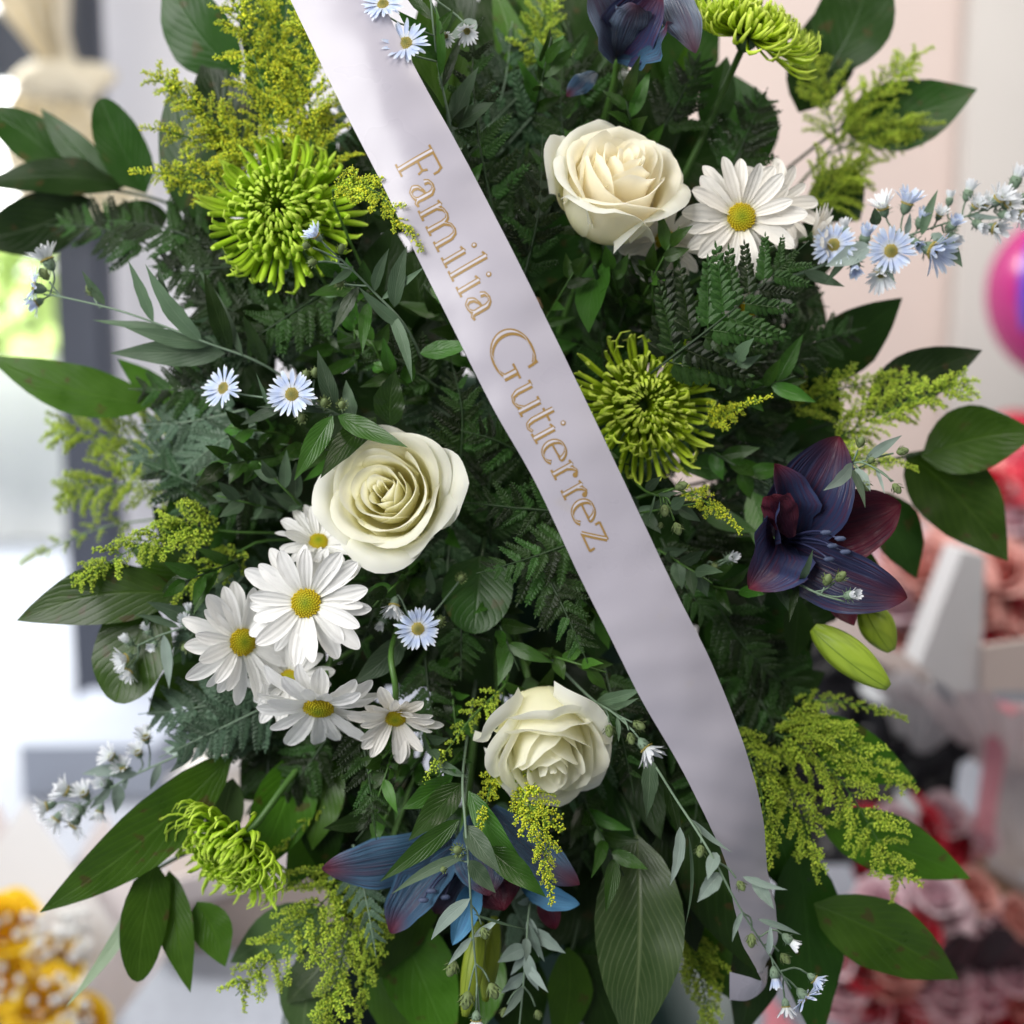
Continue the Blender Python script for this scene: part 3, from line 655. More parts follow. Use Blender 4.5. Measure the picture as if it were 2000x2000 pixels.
# arc length (photo px) along the baseline
bl = [ribbon_point(i, TB) for i in range(len(Lp))]
def to_px(p):
    q = RC.inverted() @ (p - CAMPOS); return (q.x / q.y / K * 1000 + 1000, 1000 - q.z / q.y / K * 1000)
bpx = [to_px(p) for p in bl]; arc = [0.]
for a, b in zip(bpx[:-1], bpx[1:]): arc.append(arc[-1] + math.hypot(b[0] - a[0], b[1] - a[1]))
def station(s): return float(np.interp(s, arc, range(len(arc))))
def arc_at(u, v):
    k = min(range(len(bpx)), key=lambda i: math.hypot(bpx[i][0] - u, bpx[i][1] - v)); d = (bpx[min(k + 1, len(bpx) - 1)][0] - bpx[k - 1][0], bpx[min(k + 1, len(bpx) - 1)][1] - bpx[k - 1][1]); l = math.hypot(*d)
    return arc[k] + ((u - bpx[k][0]) * d[0] + (v - bpx[k][1]) * d[1]) / l
TXT = [('F', 773, 321, 55), ('a', 803, 365, 44), ('m', 823, 409, 90), ('i', 869, 500, 23), ('l', 881, 527, 23), ('i', 896, 558, 23), ('a', 911, 585, 46), ('G', 955, 661, 100), ('u', 996, 761, 60), ('t', 1024, 816, 33), ('i', 1037, 848, 23), ('e', 1054, 872, 44), ('r', 1076, 918, 36), ('r', 1096, 958, 34), ('e', 1114, 988, 46), ('z', 1136, 1038, 44)]
GW = dict(F=.68, a=.52, m=1.08, i=.28, l=.28, G=1.0, u=.70, t=.40, e=.53, r=.44, z=.52)
for ch, u, v, wp in TXT:
    s0 = arc_at(u, v); sx = wp / GW[ch]
    gold, white = MB(), MB(); lay = 0
    def put(mb, q, off):
        V = []
        for a, b in q:
            for (x, y) in (a, b): V.append(ribbon_point(station(s0 + x * sx), TB + y * CAP, off))
        mb.add(V, [(2 * k, 2 * k + 1, 2 * k + 3, 2 * k + 2) for k in range(len(q) - 1)])
    for kind, pts in GL[ch]:
        lay += 1; og = .00022 + lay * .00001; ow = .00036 + lay * .00001
        if kind == 'D':
            c = pts; pr = [(c[0] + .068 * math.cos(a) * 78 / sx, c[1] + .068 * math.sin(a)) for a in [k * .5236 for k in range(12)]]; V = [ribbon_point(station(s0 + x * sx), TB + y * CAP, og) for x, y in pr]; gold.add(V, [tuple(range(12))])
            if ch == 'i':
                pr = [(c[0] - .008 + .034 * math.cos(a) * 78 / sx, c[1] + .036 * math.sin(a)) for a in [k * .5236 for k in range(12)]]; white.add([ribbon_point(station(s0 + x * sx), TB + y * CAP, ow) for x, y in pr], [tuple(range(12))])
            continue
        pts = densify(pts, 3); n_ = len(pts)
        if kind == 't': wid = [.056] * n_
        elif kind == 'T': wid = [.150] * n_
        else:
            wid = []
            for k in range(n_):
                a, b = pts[max(0, k - 1)], pts[min(n_ - 1, k + 1)]; dx, dy = b[0] - a[0], b[1] - a[1]; l = math.hypot(dx, dy) or 1; wid.append(.050 + .10 * (abs(dy) / l) ** 1.6)
            wid = [sum(wid[max(0, k - 2):k + 3]) / len(wid[max(0, k - 2):k + 3]) for k in range(n_)]
        put(gold, stroke(pts, wid), og)
        if kind != 't':
            q = [(p, w_) for p, w_ in zip(pts, wid) if w_ > .075]
            if len(q) > 2: put(white, stroke([p for p, _ in q], [max(.012, w_ - .094) for _, w_ in q], -.014), ow)
    lo = part('letter', gold.mesh('letter', 'gold_ink'), rib)
    if white.V: part('inline', white.mesh('inline', 'ribbon_white'), lo)

# ================================================================== flowers
rose('large cream rose with warm heart, right of the ribbon beside a daisy', P(1166, 452, .06), D(.22, .50, .83), 1.30, 'rose_petal_warm', seed=1, roll=.4, tall=1.30, cup=True,
     extra=[(2.75, .95, .0350, .0470, .1, .006), (4.0, 1.0, .0345, .0480, .1, .006), (5.2, .95, .0350, .0470, .1, .007), (.15, .95, .0345, .0480, .1, .007), (1.4, 1.0, .0350, .0480, .1, .006), (2.15, .40, .0440, .0430, .2, .003)])
rose('open cream rose left of the ribbon with one outer petal standing at its side', P(775, 982, .05), D(-.08, .16, 1), 1.26, 'rose_petal', seed=5, roll=1.3, tall=1.1, cup=True,
     extra=[(-1.2, .75, .0500, .0450, .0, .003), (3.3, .95, .0400, .0430, .15, .007), (2.1, .95, .0385, .0450, .12, .006), (.7, .9, .0370, .0460, .1, .006), (4.4, .9, .0390, .0450, .12, .006), (5.6, .9, .0365, .0460, .1, .006)])
rose('drooping cream rose at lower centre, its green-tinged back petals showing', P(1044, 1368, .06), D(.18, -.56, .80), 1.26, 'rose_petal', seed=3, roll=2.2, tall=1.32, cup=True,
     extra=[(1.0, .95, .0345, .0475, .1, .007), (2.3, 1.0, .0350, .0470, .15, .008), (3.5, .95, .0350, .0480, .1, .007), (4.7, .95, .0345, .0465, .15, .009), (5.8, .9, .0350, .0475, .1, .007), (.4, .5, .0440, .0450, .3, .006)])

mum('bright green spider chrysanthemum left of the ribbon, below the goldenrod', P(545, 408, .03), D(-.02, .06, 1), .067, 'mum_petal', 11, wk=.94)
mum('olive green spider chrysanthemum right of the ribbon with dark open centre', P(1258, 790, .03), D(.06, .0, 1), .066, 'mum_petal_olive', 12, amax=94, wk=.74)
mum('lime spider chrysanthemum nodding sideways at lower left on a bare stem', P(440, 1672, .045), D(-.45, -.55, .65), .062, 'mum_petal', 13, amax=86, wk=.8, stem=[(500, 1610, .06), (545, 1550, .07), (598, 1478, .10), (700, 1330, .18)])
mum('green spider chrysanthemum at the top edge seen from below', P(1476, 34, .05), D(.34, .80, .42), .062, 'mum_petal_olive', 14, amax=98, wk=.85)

daisy('largest white daisy of the left cluster, facing straight out', P(598, 1178, -.005), D(-.05, .03, 1), 128, seed=1)
daisy('white daisy at the left end of the cluster, turned to the side', P(474, 1254, .012), D(.60, .05, .78), 122, seed=2, lift=10)
daisy('small white daisy behind the top of the largest daisy', P(622, 1058, .03), D(.12, .62, .78), 88, seed=3, lift=22)
daisy('white daisy half hidden between three other daisies of the left cluster', P(566, 1328, .03), D(-.15, .1, 1), 96, seed=4, lift=20)
daisy('white daisy at the bottom of the left cluster, tipped downward', P(622, 1382, .0), D(-.02, -.74, .66), 134, seed=5, lift=4)
daisy('cream white daisy with cupped petals right of the bottom daisy', P(772, 1402, .005), D(.05, -.52, .8), 94, 'daisy_petal_cream_dim', seed=6, lift=30, n=27, wob=14, stem=[(772, 1340, -.006), (764, 1270, .01), (790, 1190, .10)])
daisy('large shaded white daisy beside the rose at upper right', P(1448, 424, .018), D(.0, -.05, 1), 124, 'daisy_petal_cream_dim', seed=7, lift=9, n=25)
daisy('white daisy peeking out behind the large right daisy', P(1515, 398, .05), D(.35, .25, .9), 105, 'daisy_petal_cream_dim', seed=8)
daisy('small white daisy turned away at the right of the daisy group', P(1592, 462, .05), D(.85, .1, .3), 78, 'daisy_petal_cream_dim', seed=9, lift=35)
daisy('white daisy partly covered by the upper rose', P(1300, 470, .05), D(-.1, -.45, .9), 96, 'daisy_petal_cream_dim', seed=10, lift=20)
daisy('white daisy hidden deep behind the fern frond', P(1465, 600, .10), D(.1, -.2, 1), 95, 'daisy_petal_cream_dim', seed=11)

def lily(label, base, tepals, stamens=(), buds=(), stem=None, extra=None):
    t = thing('lily', label, 'lily', P(*base), 'dyed blue lilies')
    for a, b, wpx, mat, kw in tepals: leaf_part(t, a, b, wpx, mat, 'lily', name='tepal', nl=17, nw=9, **{**dict(bend=-.5, roll=0, fold=.12, cup=.3, wave=.16, sick=0), **kw})
    for a, b in stamens:
        A, B = P(*a), P(*b); tpart('stamen', bez(A, A.lerp(B, .3) + UPV * .004, A.lerp(B, .7) + UPV * .006, B, 8), .0009, 'lily_stamen', t, 5)
        part('anther', mesh('anther', *tube([B - RIGHT * .004, B - RIGHT * .002, B + RIGHT * .003, B + RIGHT * .005], [.0006, .0022, .0022, .0006], 6), mat='lily_anther'), t)
    for a, b, wpx in buds:
        A, B = P(*a), P(*b); L = (B - A).length; m = MB(); r = wpx / 2 * PX * (1 + a[2]); V = []; UV = []
        for i in range(15):
            q = i / 14
            for k in range(18):
                an = 2 * math.pi * k / 18; rr_ = r * (math.sin(math.pi * min(1, .04 + .93 * q ** .9)) ** .72) * (1 - .11 * math.cos(3 * an) ** 8) * (1 - .06 * max(0, math.cos(6 * an)) ** 6) + .0012
                V.append((rr_ * math.cos(an), L * q, rr_ * math.sin(an))); UV.append(((3 * an / 6.2832) % 1, q))
        F = [(i * 18 + k, i * 18 + (k + 1) % 18, (i + 1) * 18 + (k + 1) % 18, (i + 1) * 18 + k) for i in range(14) for k in range(18)] + [tuple(range(14 * 18, 15 * 18))]
        part('flower_bud', mesh('flower_bud', V, F, UV, 'lily_bud'), t, frame(A, B - A, TOCAM + UPV * .2))
    if stem: tpart('stem', smoothpath([P(*q) for q in stem], 5), .0034, 'stem_green', t)
    else: stem_to_core(t, P(*base), D(0, 0, 1), .0034)
    return t
plain('lily_stamen', (.03, .035, .09), .5); plain('lily_anther', (.06, .08, .15), .6)
lily('dark blue and wine lily open at the right side, with green buds below', (1522, 1052, .05), [
    ((1530, 1045, .055), (1760, 985, .02), 138, 'lily_wine', dict(bend=-.9, cup=.4, sick=.04)),
    ((1520, 1050, .05), (1640, 852, -.005), 150, 'lily_blue', dict(bend=-1.0, cup=.45, sick=.05, roll=-10)),
    ((1525, 1062, .04), (1772, 1168, -.015), 122, 'lily_blue', dict(bend=-1.0, cup=.42, sick=.06, roll=8)),
    ((1512, 1052, .035), (1462, 1150, -.02), 138, 'lily_blue', dict(bend=-1.0, cup=.45, roll=-8, curl=-.3)),
    ((1512, 1058, .04), (1512, 905, -.01), 92, 'lily_blue', dict(bend=-.8, cup=.8, roll=28)),
    ((1545, 1050, .0), (1505, 968, -.03), 62, 'lily_wine', dict(bend=.4, cup=-.7, roll=-25, wave=.25)),
    ((1600, 1100, .06), (1668, 1222, .02), 66, 'lily_wine', dict(bend=-.9, cup=-.5)),
    ((1640, 1140, .06), (1765, 1172, .03), 66, 'lily_bud', dict(bend=-.4, cup=-.4))],
    stamens=[((1530, 1060, .03), (1650, 1078, -.02)), ((1530, 1055, .03), (1618, 1092, -.015)), ((1530, 1050, .03), (1640, 1052, -.03)), ((1530, 1055, .03), (1625, 1066, -.022)), ((1530, 1058, .03), (1612, 1040, -.025))],
    buds=[((1588, 1226, .035), (1735, 1342, .02), 66), ((1688, 1178, .06), (1741, 1272, .05), 62)])
lily('blue lily hanging at the bottom centre below the drooping rose', (905, 1625, .05), [
    ((890, 1640, .05), (628, 1697, .01), 100, 'lily_light', dict(bend=-.5, cup=-.35, sick=-.05)),
    ((925, 1590, .05), (955, 1750, .0), 118, 'lily_light', dict(bend=-.6, cup=-.4)),
    ((960, 1580, .05), (1132, 1728, .0), 86, 'lily_light', dict(bend=-.5, cup=-.4, sick=.05)),
    ((900, 1650, .05), (762, 1822, .03), 84, 'lily_light', dict(bend=-.9, cup=.5, roll=25)),
    ((910, 1660, .05), (850, 1785, .03), 110, 'lily_slate', dict(bend=-.4, cup=-.3)),
    ((940, 1660, .055), (985, 1778, .03), 112, 'lily_wine', dict(bend=-.4, cup=-.3)),
    ((1020, 1730, .05), (1132, 1766, .03), 48, 'lily_cyan', dict(bend=-.6, cup=.3)),
    ((930, 1720, .04), (884, 1846, .0), 52, 'lily_cyan', dict(bend=-.5, cup=.5)),
    ((1060, 1740, .06), (1085, 1815, .05), 44, 'lily_wine', dict(bend=-.4, cup=.3))],
    stamens=[((880, 1690, .04), (826, 1758, .01)), ((890, 1700, .04), (842, 1740, .012)), ((900, 1700, .04), (868, 1752, .014))],
    buds=[((938, 1800, .03), (908, 1985, .01), 40), ((966, 1790, .05), (948, 1955, .04), 36)])
lily('slate blue lily cut by the top edge, petals curling back', (1210, 112, .05), [
    ((1206, 112, .05), (1150, -45, -.005), 112, 'lily_slate', dict(bend=-.9, cup=.4, roll=12)),
    ((1206, 112, .045), (1292, -20, -.01), 118, 'lily_blue', dict(bend=-.5, cup=.5)),
    ((1206, 112, .04), (1302, 42, -.03), 62, 'lily_light', dict(bend=.9, cup=-.6, roll=-25, wave=.25)),
    ((1206, 112, .04), (1245, 10, -.02), 82, 'lily_slate', dict(bend=.5, cup=-.5, roll=15, wave=.2)),
    ((1290, -40, .04), (1359, 104, -.01), 78, 'lily_slate', dict(bend=-.9, cup=-.4)),
    ((1165, 142, .05), (1106, 188, .03), 40, 'lily_light', dict(bend=-.7, cup=-.3))],
    stem=[(1208, 108, .05), (1190, 200, .09), (1100, 500, .2)])

# ------------------------------------------------------------------ asters
T = 'aster_petal_white'
aster('blue aster stem reaching out at the far left, its flower seen edge-on', [(640, 800, .10), (520, 715, .05), (400, 668, .035), (250, 612, .035), (130, 582, .04), (85, 575, .045)],
      [(68, 562, .045, 48, 'open', (-.92, .15, .35)), (92, 508, .055, 36, 'half', (-.4, .85, .2), T), (72, 592, .05, 24, 'half', (-.7, -.5, .2)), (178, 570, .04, 14, 'tight', (-.3, .8, .3)), (88, 538, .045, 14, 'tight', (-.5, .8, .2))],
      [((395, 668, .035), (284, 516, .01), 36), ((300, 630, .035), (250, 508, .02), 24), ((350, 640, .03), (308, 518, .015), 20), ((450, 690, .04), (398, 530, .02), 36, 'lance_leaf'), ((415, 672, .045), (245, 640, .03), 34), ((440, 690, .05), (215, 690, .05), 52), ((205, 596, .04), (160, 528, .03), 18), ((475, 696, .04), (385, 520, .05), 22), ((520, 715, .05), (475, 615, .03), 30, 'lance_leaf'), ((330, 640, .04), (180, 625, .05), 16)], seed=4)
aster('two pale blue asters with a cluster of buds above the left rose', [(745, 850, .07), (700, 830, .035), (640, 800, .01), (590, 785, .0)],
      [(570, 770, -.012, 47, 'open', (-.1, .1, 1)), (436, 758, .015, 44, 'open', (-.45, .25, .85)), (598, 735, .0, 12, 'tight', (0, .7, .6)), (615, 730, .0, 12, 'tight', (.2, .7, .6)), (633, 788, -.006, 13, 'tight', (.2, .4, .8)), (668, 792, -.01, 12, 'tight', (.1, .3, .9)), (588, 814, -.004, 13, 'tight', (0, -.4, .8)), (640, 822, .0, 10, 'tight', (0, -.4, .8))],
      [((655, 800, .0), (620, 684, -.01), 34), ((650, 812, -.01), (575, 938, -.025), 44, 'lance_leaf'), ((735, 815, .0), (626, 934, -.035), 52, 'lance_leaf'), ((660, 812, -.01), (797, 874, -.04), 40, 'lance_leaf'), ((762, 832, .01), (772, 722, -.005), 62, 'lance_leaf'), ((690, 820, .0), (676, 742, .0), 30), ((530, 805, .02), (500, 728, .0), 9), ((545, 800, .02), (470, 830, .03), 22), ((640, 806, .0), (500, 795, .02), 14)], seed=5)
aster('small lilac aster low between the daisies and the lower rose', [(905, 1080, .2), (770, 1290, .08), (805, 1250, .03), (815, 1240, .01)],
      [(816, 1228, .0, 44, 'open', (.05, .05, 1)), (770, 1182, .01, 28, 'half', (-.1, -.8, .4), T), (858, 1214, .02, 12, 'tight', (.3, .2, .8)), (900, 1130, .03, 12, 'tight', (.2, .3, .8)), (746, 1215, .02, 14, 'bud', (-.3, -.6, .5), T)],
      [((790, 1245, .03), (690, 1335, .03), 50, 'sage_leaf'), ((845, 1160, .04), (838, 1105, .02), 18)], seed=6)
aster('two pale blue asters at the top beside the upper ribbon', [(940, 470, .12), (890, 280, .03), (858, 140, .0), (845, 40, -.01), (840, -30, -.01)],
      [(792, 84, -.055, 44, 'open', (-.15, .25, .95)), (748, 8, -.055, 38, 'open', (-.1, .4, .9)), (870, 70, .0, 18, 'half', (.2, -.7, .5), T), (912, 60, .0, 24, 'half', (.1, -.6, .5), T)],
      [((880, 250, .03), (800, 120, -.03), 14), ((850, 100, .0), (775, 20, -.03), 34, 'lance_leaf'), ((860, 150, .0), (850, 10, -.01), 18, 'lance_leaf'), ((865, 170, .0), (905, 60, .0), 18), ((880, 260, .02), (935, 130, .0), 40, 'sage_leaf'), ((930, 40, .02), (870, 80, .0), 30, 'silver_leaf'), ((890, 250, .02), (965, 200, .01), 38, 'sage_leaf')], auto=7, leafmat='lance_leaf', seed=7)
aster('tiny lilac aster bud on a leafy stem in front of the green chrysanthemum', [(860, 790, .12), (800, 650, .02), (730, 570, .0), (670, 510, -.025), (635, 480, -.04)],
      [(618, 460, -.05, 22, 'half', (-.55, .55, .6)), (666, 488, -.03, 11, 'tight', (.3, .7, .6)), (612, 512, -.035, 11, 'tight', (-.5, -.2, .7)), (664, 554, -.01, 12, 'tight', (-.3, -.1, .9)), (600, 480, -.04, 9, 'tight', (-.6, .1, .7))],
      [((790, 640, .0), (700, 560, -.02), 24), ((770, 600, .0), (795, 480, -.02), 34), ((745, 585, .0), (830, 520, -.02), 16), ((730, 570, .0), (760, 485, -.02), 22), ((720, 590, .0), (708, 690, -.015), 24, 'lance_leaf'), ((760, 605, .0), (805, 745, -.01), 24), ((700, 560, .0), (650, 650, .0), 26, 'lance_leaf'), ((820, 690, .03), (930, 670, .02), 36, 'lance_leaf'), ((690, 520, -.01), (640, 560, -.02), 16)], seed=8)
aster('long aster stem with many pale blue flowers and buds jutting out at the right', [(1330, 600, .15), (1560, 535, .06), (1660, 495, .04), (1780, 458, .04), (1900, 418, .05), (2040, 370, .06)],
      [(1628, 478, .03, 44, 'open', (-.35, -.1, .9)), (1740, 490, .025, 48, 'open', (-.1, -.05, 1)), (1822, 488, .03, 44, 'half', (.55, -.45, .7)), (1722, 534, .035, 34, 'half', (-.1, -.7, .5), T), (1772, 398, .035, 34, 'half', (.2, .8, .4)), (1725, 406, .04, 32, 'half', (-.35, .7, .45), T), (1892, 374, .05, 20, 'bud', (.25, .9, .2), T), (1855, 388, .05, 15, 'bud', (.1, .9, .2), T), (1862, 438, .04, 19, 'bud', (.2, .4, .8)), (1862, 462, .05, 18, 'bud', (.3, -.5, .6), T), (1942, 446, .045, 30, 'half', (.6, -.35, .6), T), (1950, 388, .045, 30, 'half', (.3, .5, .7), T), (1986, 348, .055, 24, 'bud', (.3, .9, .3), T), (1995, 420, .05, 26, 'half', (.4, -.6, .6), T), (2005, 385, .05, 22, 'bud', (.5, .4, .6), T), (1690, 462, .04, 22, 'bud', (.1, .8, .5)), (1800, 428, .04, 20, 'bud', (.2, .8, .5)), (1835, 420, .045, 20, 'half', (.2, .7, .6), T), (1790, 476, .035, 18, 'bud', (.2, -.6, .7)), (1905, 402, .05, 22, 'half', (.2, .5, .8), T), (1925, 398, .05, 22, 'half', (.3, .6, .7), T), (1912, 440, .045, 18, 'bud', (.4, -.6, .6), T), (1968, 398, .05, 26, 'half', (.3, .3, .9), T), (1965, 420, .05, 20, 'bud', (.4, -.3, .8), T), (1670, 520, .035, 20, 'bud', (-.1, -.8, .5)), (1650, 445, .04, 16, 'bud', (-.2, .8, .4), T)],
      [((1660, 500, .04), (1612, 555, .03), 14), ((1700, 480, .035), (1612, 520, .02), 40, 'silver_leaf'), ((1800, 460, .04), (1832, 370, .03), 18, 'sage_leaf'), ((1820, 455, .04), (1850, 480, .02), 18, 'silver_leaf'), ((1840, 465, .04), (1880, 522, .03), 26), ((1712, 440, .03), (1708, 405, .02), 22), ((1570, 530, .05), (1650, 560, .04), 22), ((1720, 500, .03), (1748, 552, .02), 22, 'silver_leaf'), ((1770, 460, .04), (1778, 415, .03), 14, 'silver_leaf'), ((1890, 420, .05), (1960, 425, .05), 12, 'silver_leaf')], seed=9, stemmat='stem_sage')
aster('drooping silvery aster stem in front of the ribbon at lower right', [(1180, 1390, .1), (1260, 1470, .02), (1320, 1560, -.04), (1385, 1662, -.072), (1440, 1765, -.075), (1500, 1860, -.06), (1545, 1930, -.05)],
      [(1572, 1948, -.045, 42, 'open', (.62, -.66, .3)), (1590, 1912, -.045, 22, 'half', (.7, -.5, .3)), (1514, 1908, -.055, 18, 'bud', (.1, -.9, .3)), (1543, 1838, -.06, 17, 'bud', (.7, -.6, .3), T), (1468, 1834, -.07, 13, 'tight', (-.1, -.9, .3)), (1446, 1728, -.075, 11, 'tight', (.4, -.6, .6)), (1368, 1660, -.07, 12, 'tight', (-.2, -.7, .6)), (1535, 1965, -.05, 22, 'half', (.1, -.9, .3), T), (1532, 1870, -.055, 12, 'tight', (.5, -.5, .5))],
      [((1408, 1705, -.075), (1362, 1762, -.085), 34, 'silver_leaf'), ((1328, 1615, -.05), (1308, 1730, -.06), 24, 'silver_leaf'), ((1450, 1712, -.075), (1538, 1738, -.085), 14, 'silver_leaf'), ((1470, 1712, -.075), (1512, 1776, -.085), 26, 'silver_leaf'), ((1400, 1665, -.07), (1382, 1718, -.085), 24, 'silver_leaf'), ((1450, 1780, -.075), (1430, 1840, -.08), 12, 'silver_leaf'), ((1480, 1795, -.07), (1565, 1826, -.07), 12, 'silver_leaf'), ((1270, 1480, .0), (1262, 1600, -.02), 34, 'sage_leaf'), ((1300, 1520, -.02), (1330, 1640, -.03), 26, 'lance_leaf'), ((1350, 1600, -.05), (1430, 1665, -.07), 12, 'silver_leaf'), ((1345, 1630, -.05), (1338, 1810, -.03), 7, 'sage_leaf'), ((1500, 1865, -.06), (1505, 1800, -.07), 12, 'silver_leaf')], seed=10)
aster('single pinkish white aster against the ribbon edge beside the drooping rose', [(1060, 1270, .15), (1150, 1360, .03), (1195, 1390, -.02), (1240, 1430, -.05)],
      [(1262, 1460, -.055, 32, 'half', (.55, -.7, .35), T), (1190, 1425, -.01, 13, 'tight', (0, -.8, .5)), (1246, 1416, -.04, 14, 'tight', (.6, -.2, .6)), (1232, 1440, -.05, 12, 'tight', (.2, -.8, .5))],
      [((1165, 1372, .01), (1255, 1345, -.02), 28, 'sage_leaf'), ((1180, 1385, -.0), (1248, 1363, -.02), 14, 'sage_leaf'), ((1205, 1400, -.02), (1208, 1450, -.03), 10), ((1190, 1385, .0), (1225, 1375, -.02), 9)], seed=11)
aster('leafy aster stem hanging over the bottom blue lily', [(930, 1330, .15), (905, 1500, .01), (908, 1600, -.03), (916, 1700, -.04), (922, 1800, -.035), (930, 1900, -.03), (940, 2030, -.03)],
      [(884, 1888, -.035, 16, 'tight', (-.4, -.8, .3)), (962, 1932, -.03, 16, 'tight', (.4, -.8, .3)), (912, 1950, -.035, 17, 'tight', (-.2, -.9, .3)), (930, 1992, -.035, 26, 'half', (0, -.95, .2), T), (945, 1820, -.035, 12, 'tight', (.3, -.8, .3)), (895, 1660, -.04, 13, 'tight', (-.3, .2, .9)), (868, 1696, -.035, 9, 'tight', (-.5, -.2, .7))],
      [((900, 1530, .0), (798, 1642, -.03), 56, 'lance_leaf'), ((898, 1600, -.02), (742, 1722, -.03), 42, 'lance_leaf'), ((912, 1668, -.04), (765, 1746, -.03), 22, 'sage_leaf'), ((915, 1545, .0), (1032, 1700, -.02), 46, 'lance_leaf'), ((950, 1655, -.02), (1066, 1752, -.03), 50, 'lance_leaf'), ((908, 1612, -.03), (978, 1706, -.05), 40, 'sage_leaf'), ((916, 1680, -.04), (968, 1744, -.045), 32, 'sage_leaf'), ((918, 1755, -.04), (842, 1836, -.03), 26, 'silver_leaf'), ((925, 1830, -.03), (976, 1795, -.03), 14, 'silver_leaf'), ((920, 1830, -.035), (875, 1885, -.04), 16, 'silver_leaf'), ((880, 1520, .0), (786, 1580, -.01), 52, 'lance_leaf'), ((925, 1785, -.04), (1030, 1815, -.03), 6, 'sage_leaf')], seed=12)
aster('pale grey-green leafy stem hanging at the bottom, right of the lily bud', [(1045, 1700, .08), (1032, 1790, .03), (1026, 1880, .02), (1012, 2030, .02)],
      [(985, 1975, .02, 10, 'tight', (-.4, -.8, .3)), (1050, 1980, .02, 10, 'tight', (.3, -.8, .3))], [((1040, 1815, .03), (1105, 1862, .02), 28), ((1030, 1850, .02), (972, 1880, .02), 30), ((1025, 1900, .02), (978, 1940, .02), 26), ((1028, 1860, .02), (1052, 1935, .02), 24)], auto=9, leafmat='silver_leaf', seed=13, group='grey leafy stems')
aster('blurred pale aster stem low on the left over the broad leaf', [(480, 1400, .1), (380, 1460, .08), (250, 1520, .09), (160, 1575, .10)],
      [(142, 1612, .10, 42, 'open', (-.5, -.6, .5), T), (130, 1545, .10, 32, 'half', (-.7, .4, .4), T), (92, 1575, .105, 30, 'half', (-.8, -.2, .4), T), (218, 1478, .09, 26, 'half', (-.5, .5, .5), T), (195, 1585, .10, 24, 'half', (-.2, -.8, .4), T), (110, 1600, .10, 30, 'half', (-.5, -.7, .4), T), (165, 1550, .10, 28, 'half', (-.3, .7, .5), T), (240, 1500, .09, 24, 'half', (-.2, .7, .6), T), (270, 1470, .09, 24, 'half', (-.2, .8, .5), T), (285, 1440, .09, 26, 'half', (-.1, .8, .5), T), (205, 1530, .10, 22, 'bud', (-.4, .3, .8), T), (150, 1585, .10, 24, 'bud', (-.4, .1, .9), T)],
      [((260, 1500, .09), (160, 1512, .10), 26, 'silver_leaf'), ((230, 1530, .09), (225, 1590, .09), 24, 'silver_leaf')], auto=9, leafmat='silver_leaf', seed=14)
aster('aster buds beside the round leaf at far left', [(560, 1230, .12), (420, 1215, .05), (330, 1235, .045), (270, 1260, .05)],
      [(246, 1285, .05, 26, 'half', (-.6, -.2, .7), T), (252, 1310, .05, 24, 'half', (-.4, -.7, .5), T), (250, 1252, .05, 15, 'bud', (-.5, .5, .6), T), (288, 1230, .045, 14, 'bud', (-.3, .7, .5), T), (362, 1214, .035, 16, 'bud', (-.2, .6, .7), T), (368, 1192, .035, 13, 'bud', (0, .8, .5), T), (300, 1260, .045, 13, 'bud', (-.3, -.4, .8), T), (365, 1262, .045, 13, 'tight', (-.3, -.4, .8))],
      [((385, 1215, .04), (286, 1175, .03), 34, 'sage_leaf'), ((350, 1225, .04), (262, 1200, .04), 16), ((320, 1240, .045), (330, 1345, .04), 22, 'silver_leaf'), ((300, 1245, .045), (280, 1195, .04), 12)], seed=15)
aster('silvery sprig lying across the right blue lily', [(1600, 960, .08), (1655, 912, .0), (1690, 905, -.02), (1745, 940, -.03)],
      [(1750, 952, -.03, 12, 'tight', (.4, -.7, .4)), (1680, 866, -.02, 12, 'tight', (.2, .8, .4)), (1760, 882, -.02, 12, 'tight', (.9, .2, .3)), (1690, 946, -.025, 12, 'tight', (.2, -.8, .4)), (1700, 900, -.02, 10, 'tight', (.2, .3, .8))],
      [((1665, 905, -.02), (1608, 958, -.045), 26, 'silver_leaf'), ((1690, 900, -.02), (1762, 850, -.02), 20, 'silver_leaf'), ((1662, 915, -.02), (1690, 992, -.04), 16, 'sage_leaf'), ((1670, 915, -.02), (1700, 960, -.03), 18, 'silver_leaf'), ((1710, 912, -.02), (1728, 965, -.03), 8, 'silver_leaf')], seed=16, group='silvery sprigs')
aster('thin green sprig with a round bud under the right blue lily', [(1500, 1100, .1), (1545, 1132, .01), (1600, 1160, -.025), (1650, 1175, -.03)],
      [(1662, 1162, -.035, 17, 'bud', (.5, .2, .8), T), (1615, 1135, -.03, 13, 'tight', (.2, .8, .4)), (1640, 1128, -.03, 13, 'tight', (.5, .6, .4))],
      [((1560, 1140, -.01), (1588, 1072, -.04), 16, 'sage_leaf'), ((1510, 1125, .01), (1545, 1200, -.01), 24, 'sage_leaf'), ((1560, 1142, -.01), (1542, 1215, -.02), 16, 'lance_leaf')], seed=17, group='silvery sprigs')
aster('single white button bud left of the right blue lily', [(1340, 1120, .12), (1390, 1110, .04), (1418, 1096, .025)], [(1426, 1090, .022, 15, 'bud', (.5, .2, .8), T), (1395, 1105, .03, 10, 'tight', (.1, -.3, .9))], seed=18)
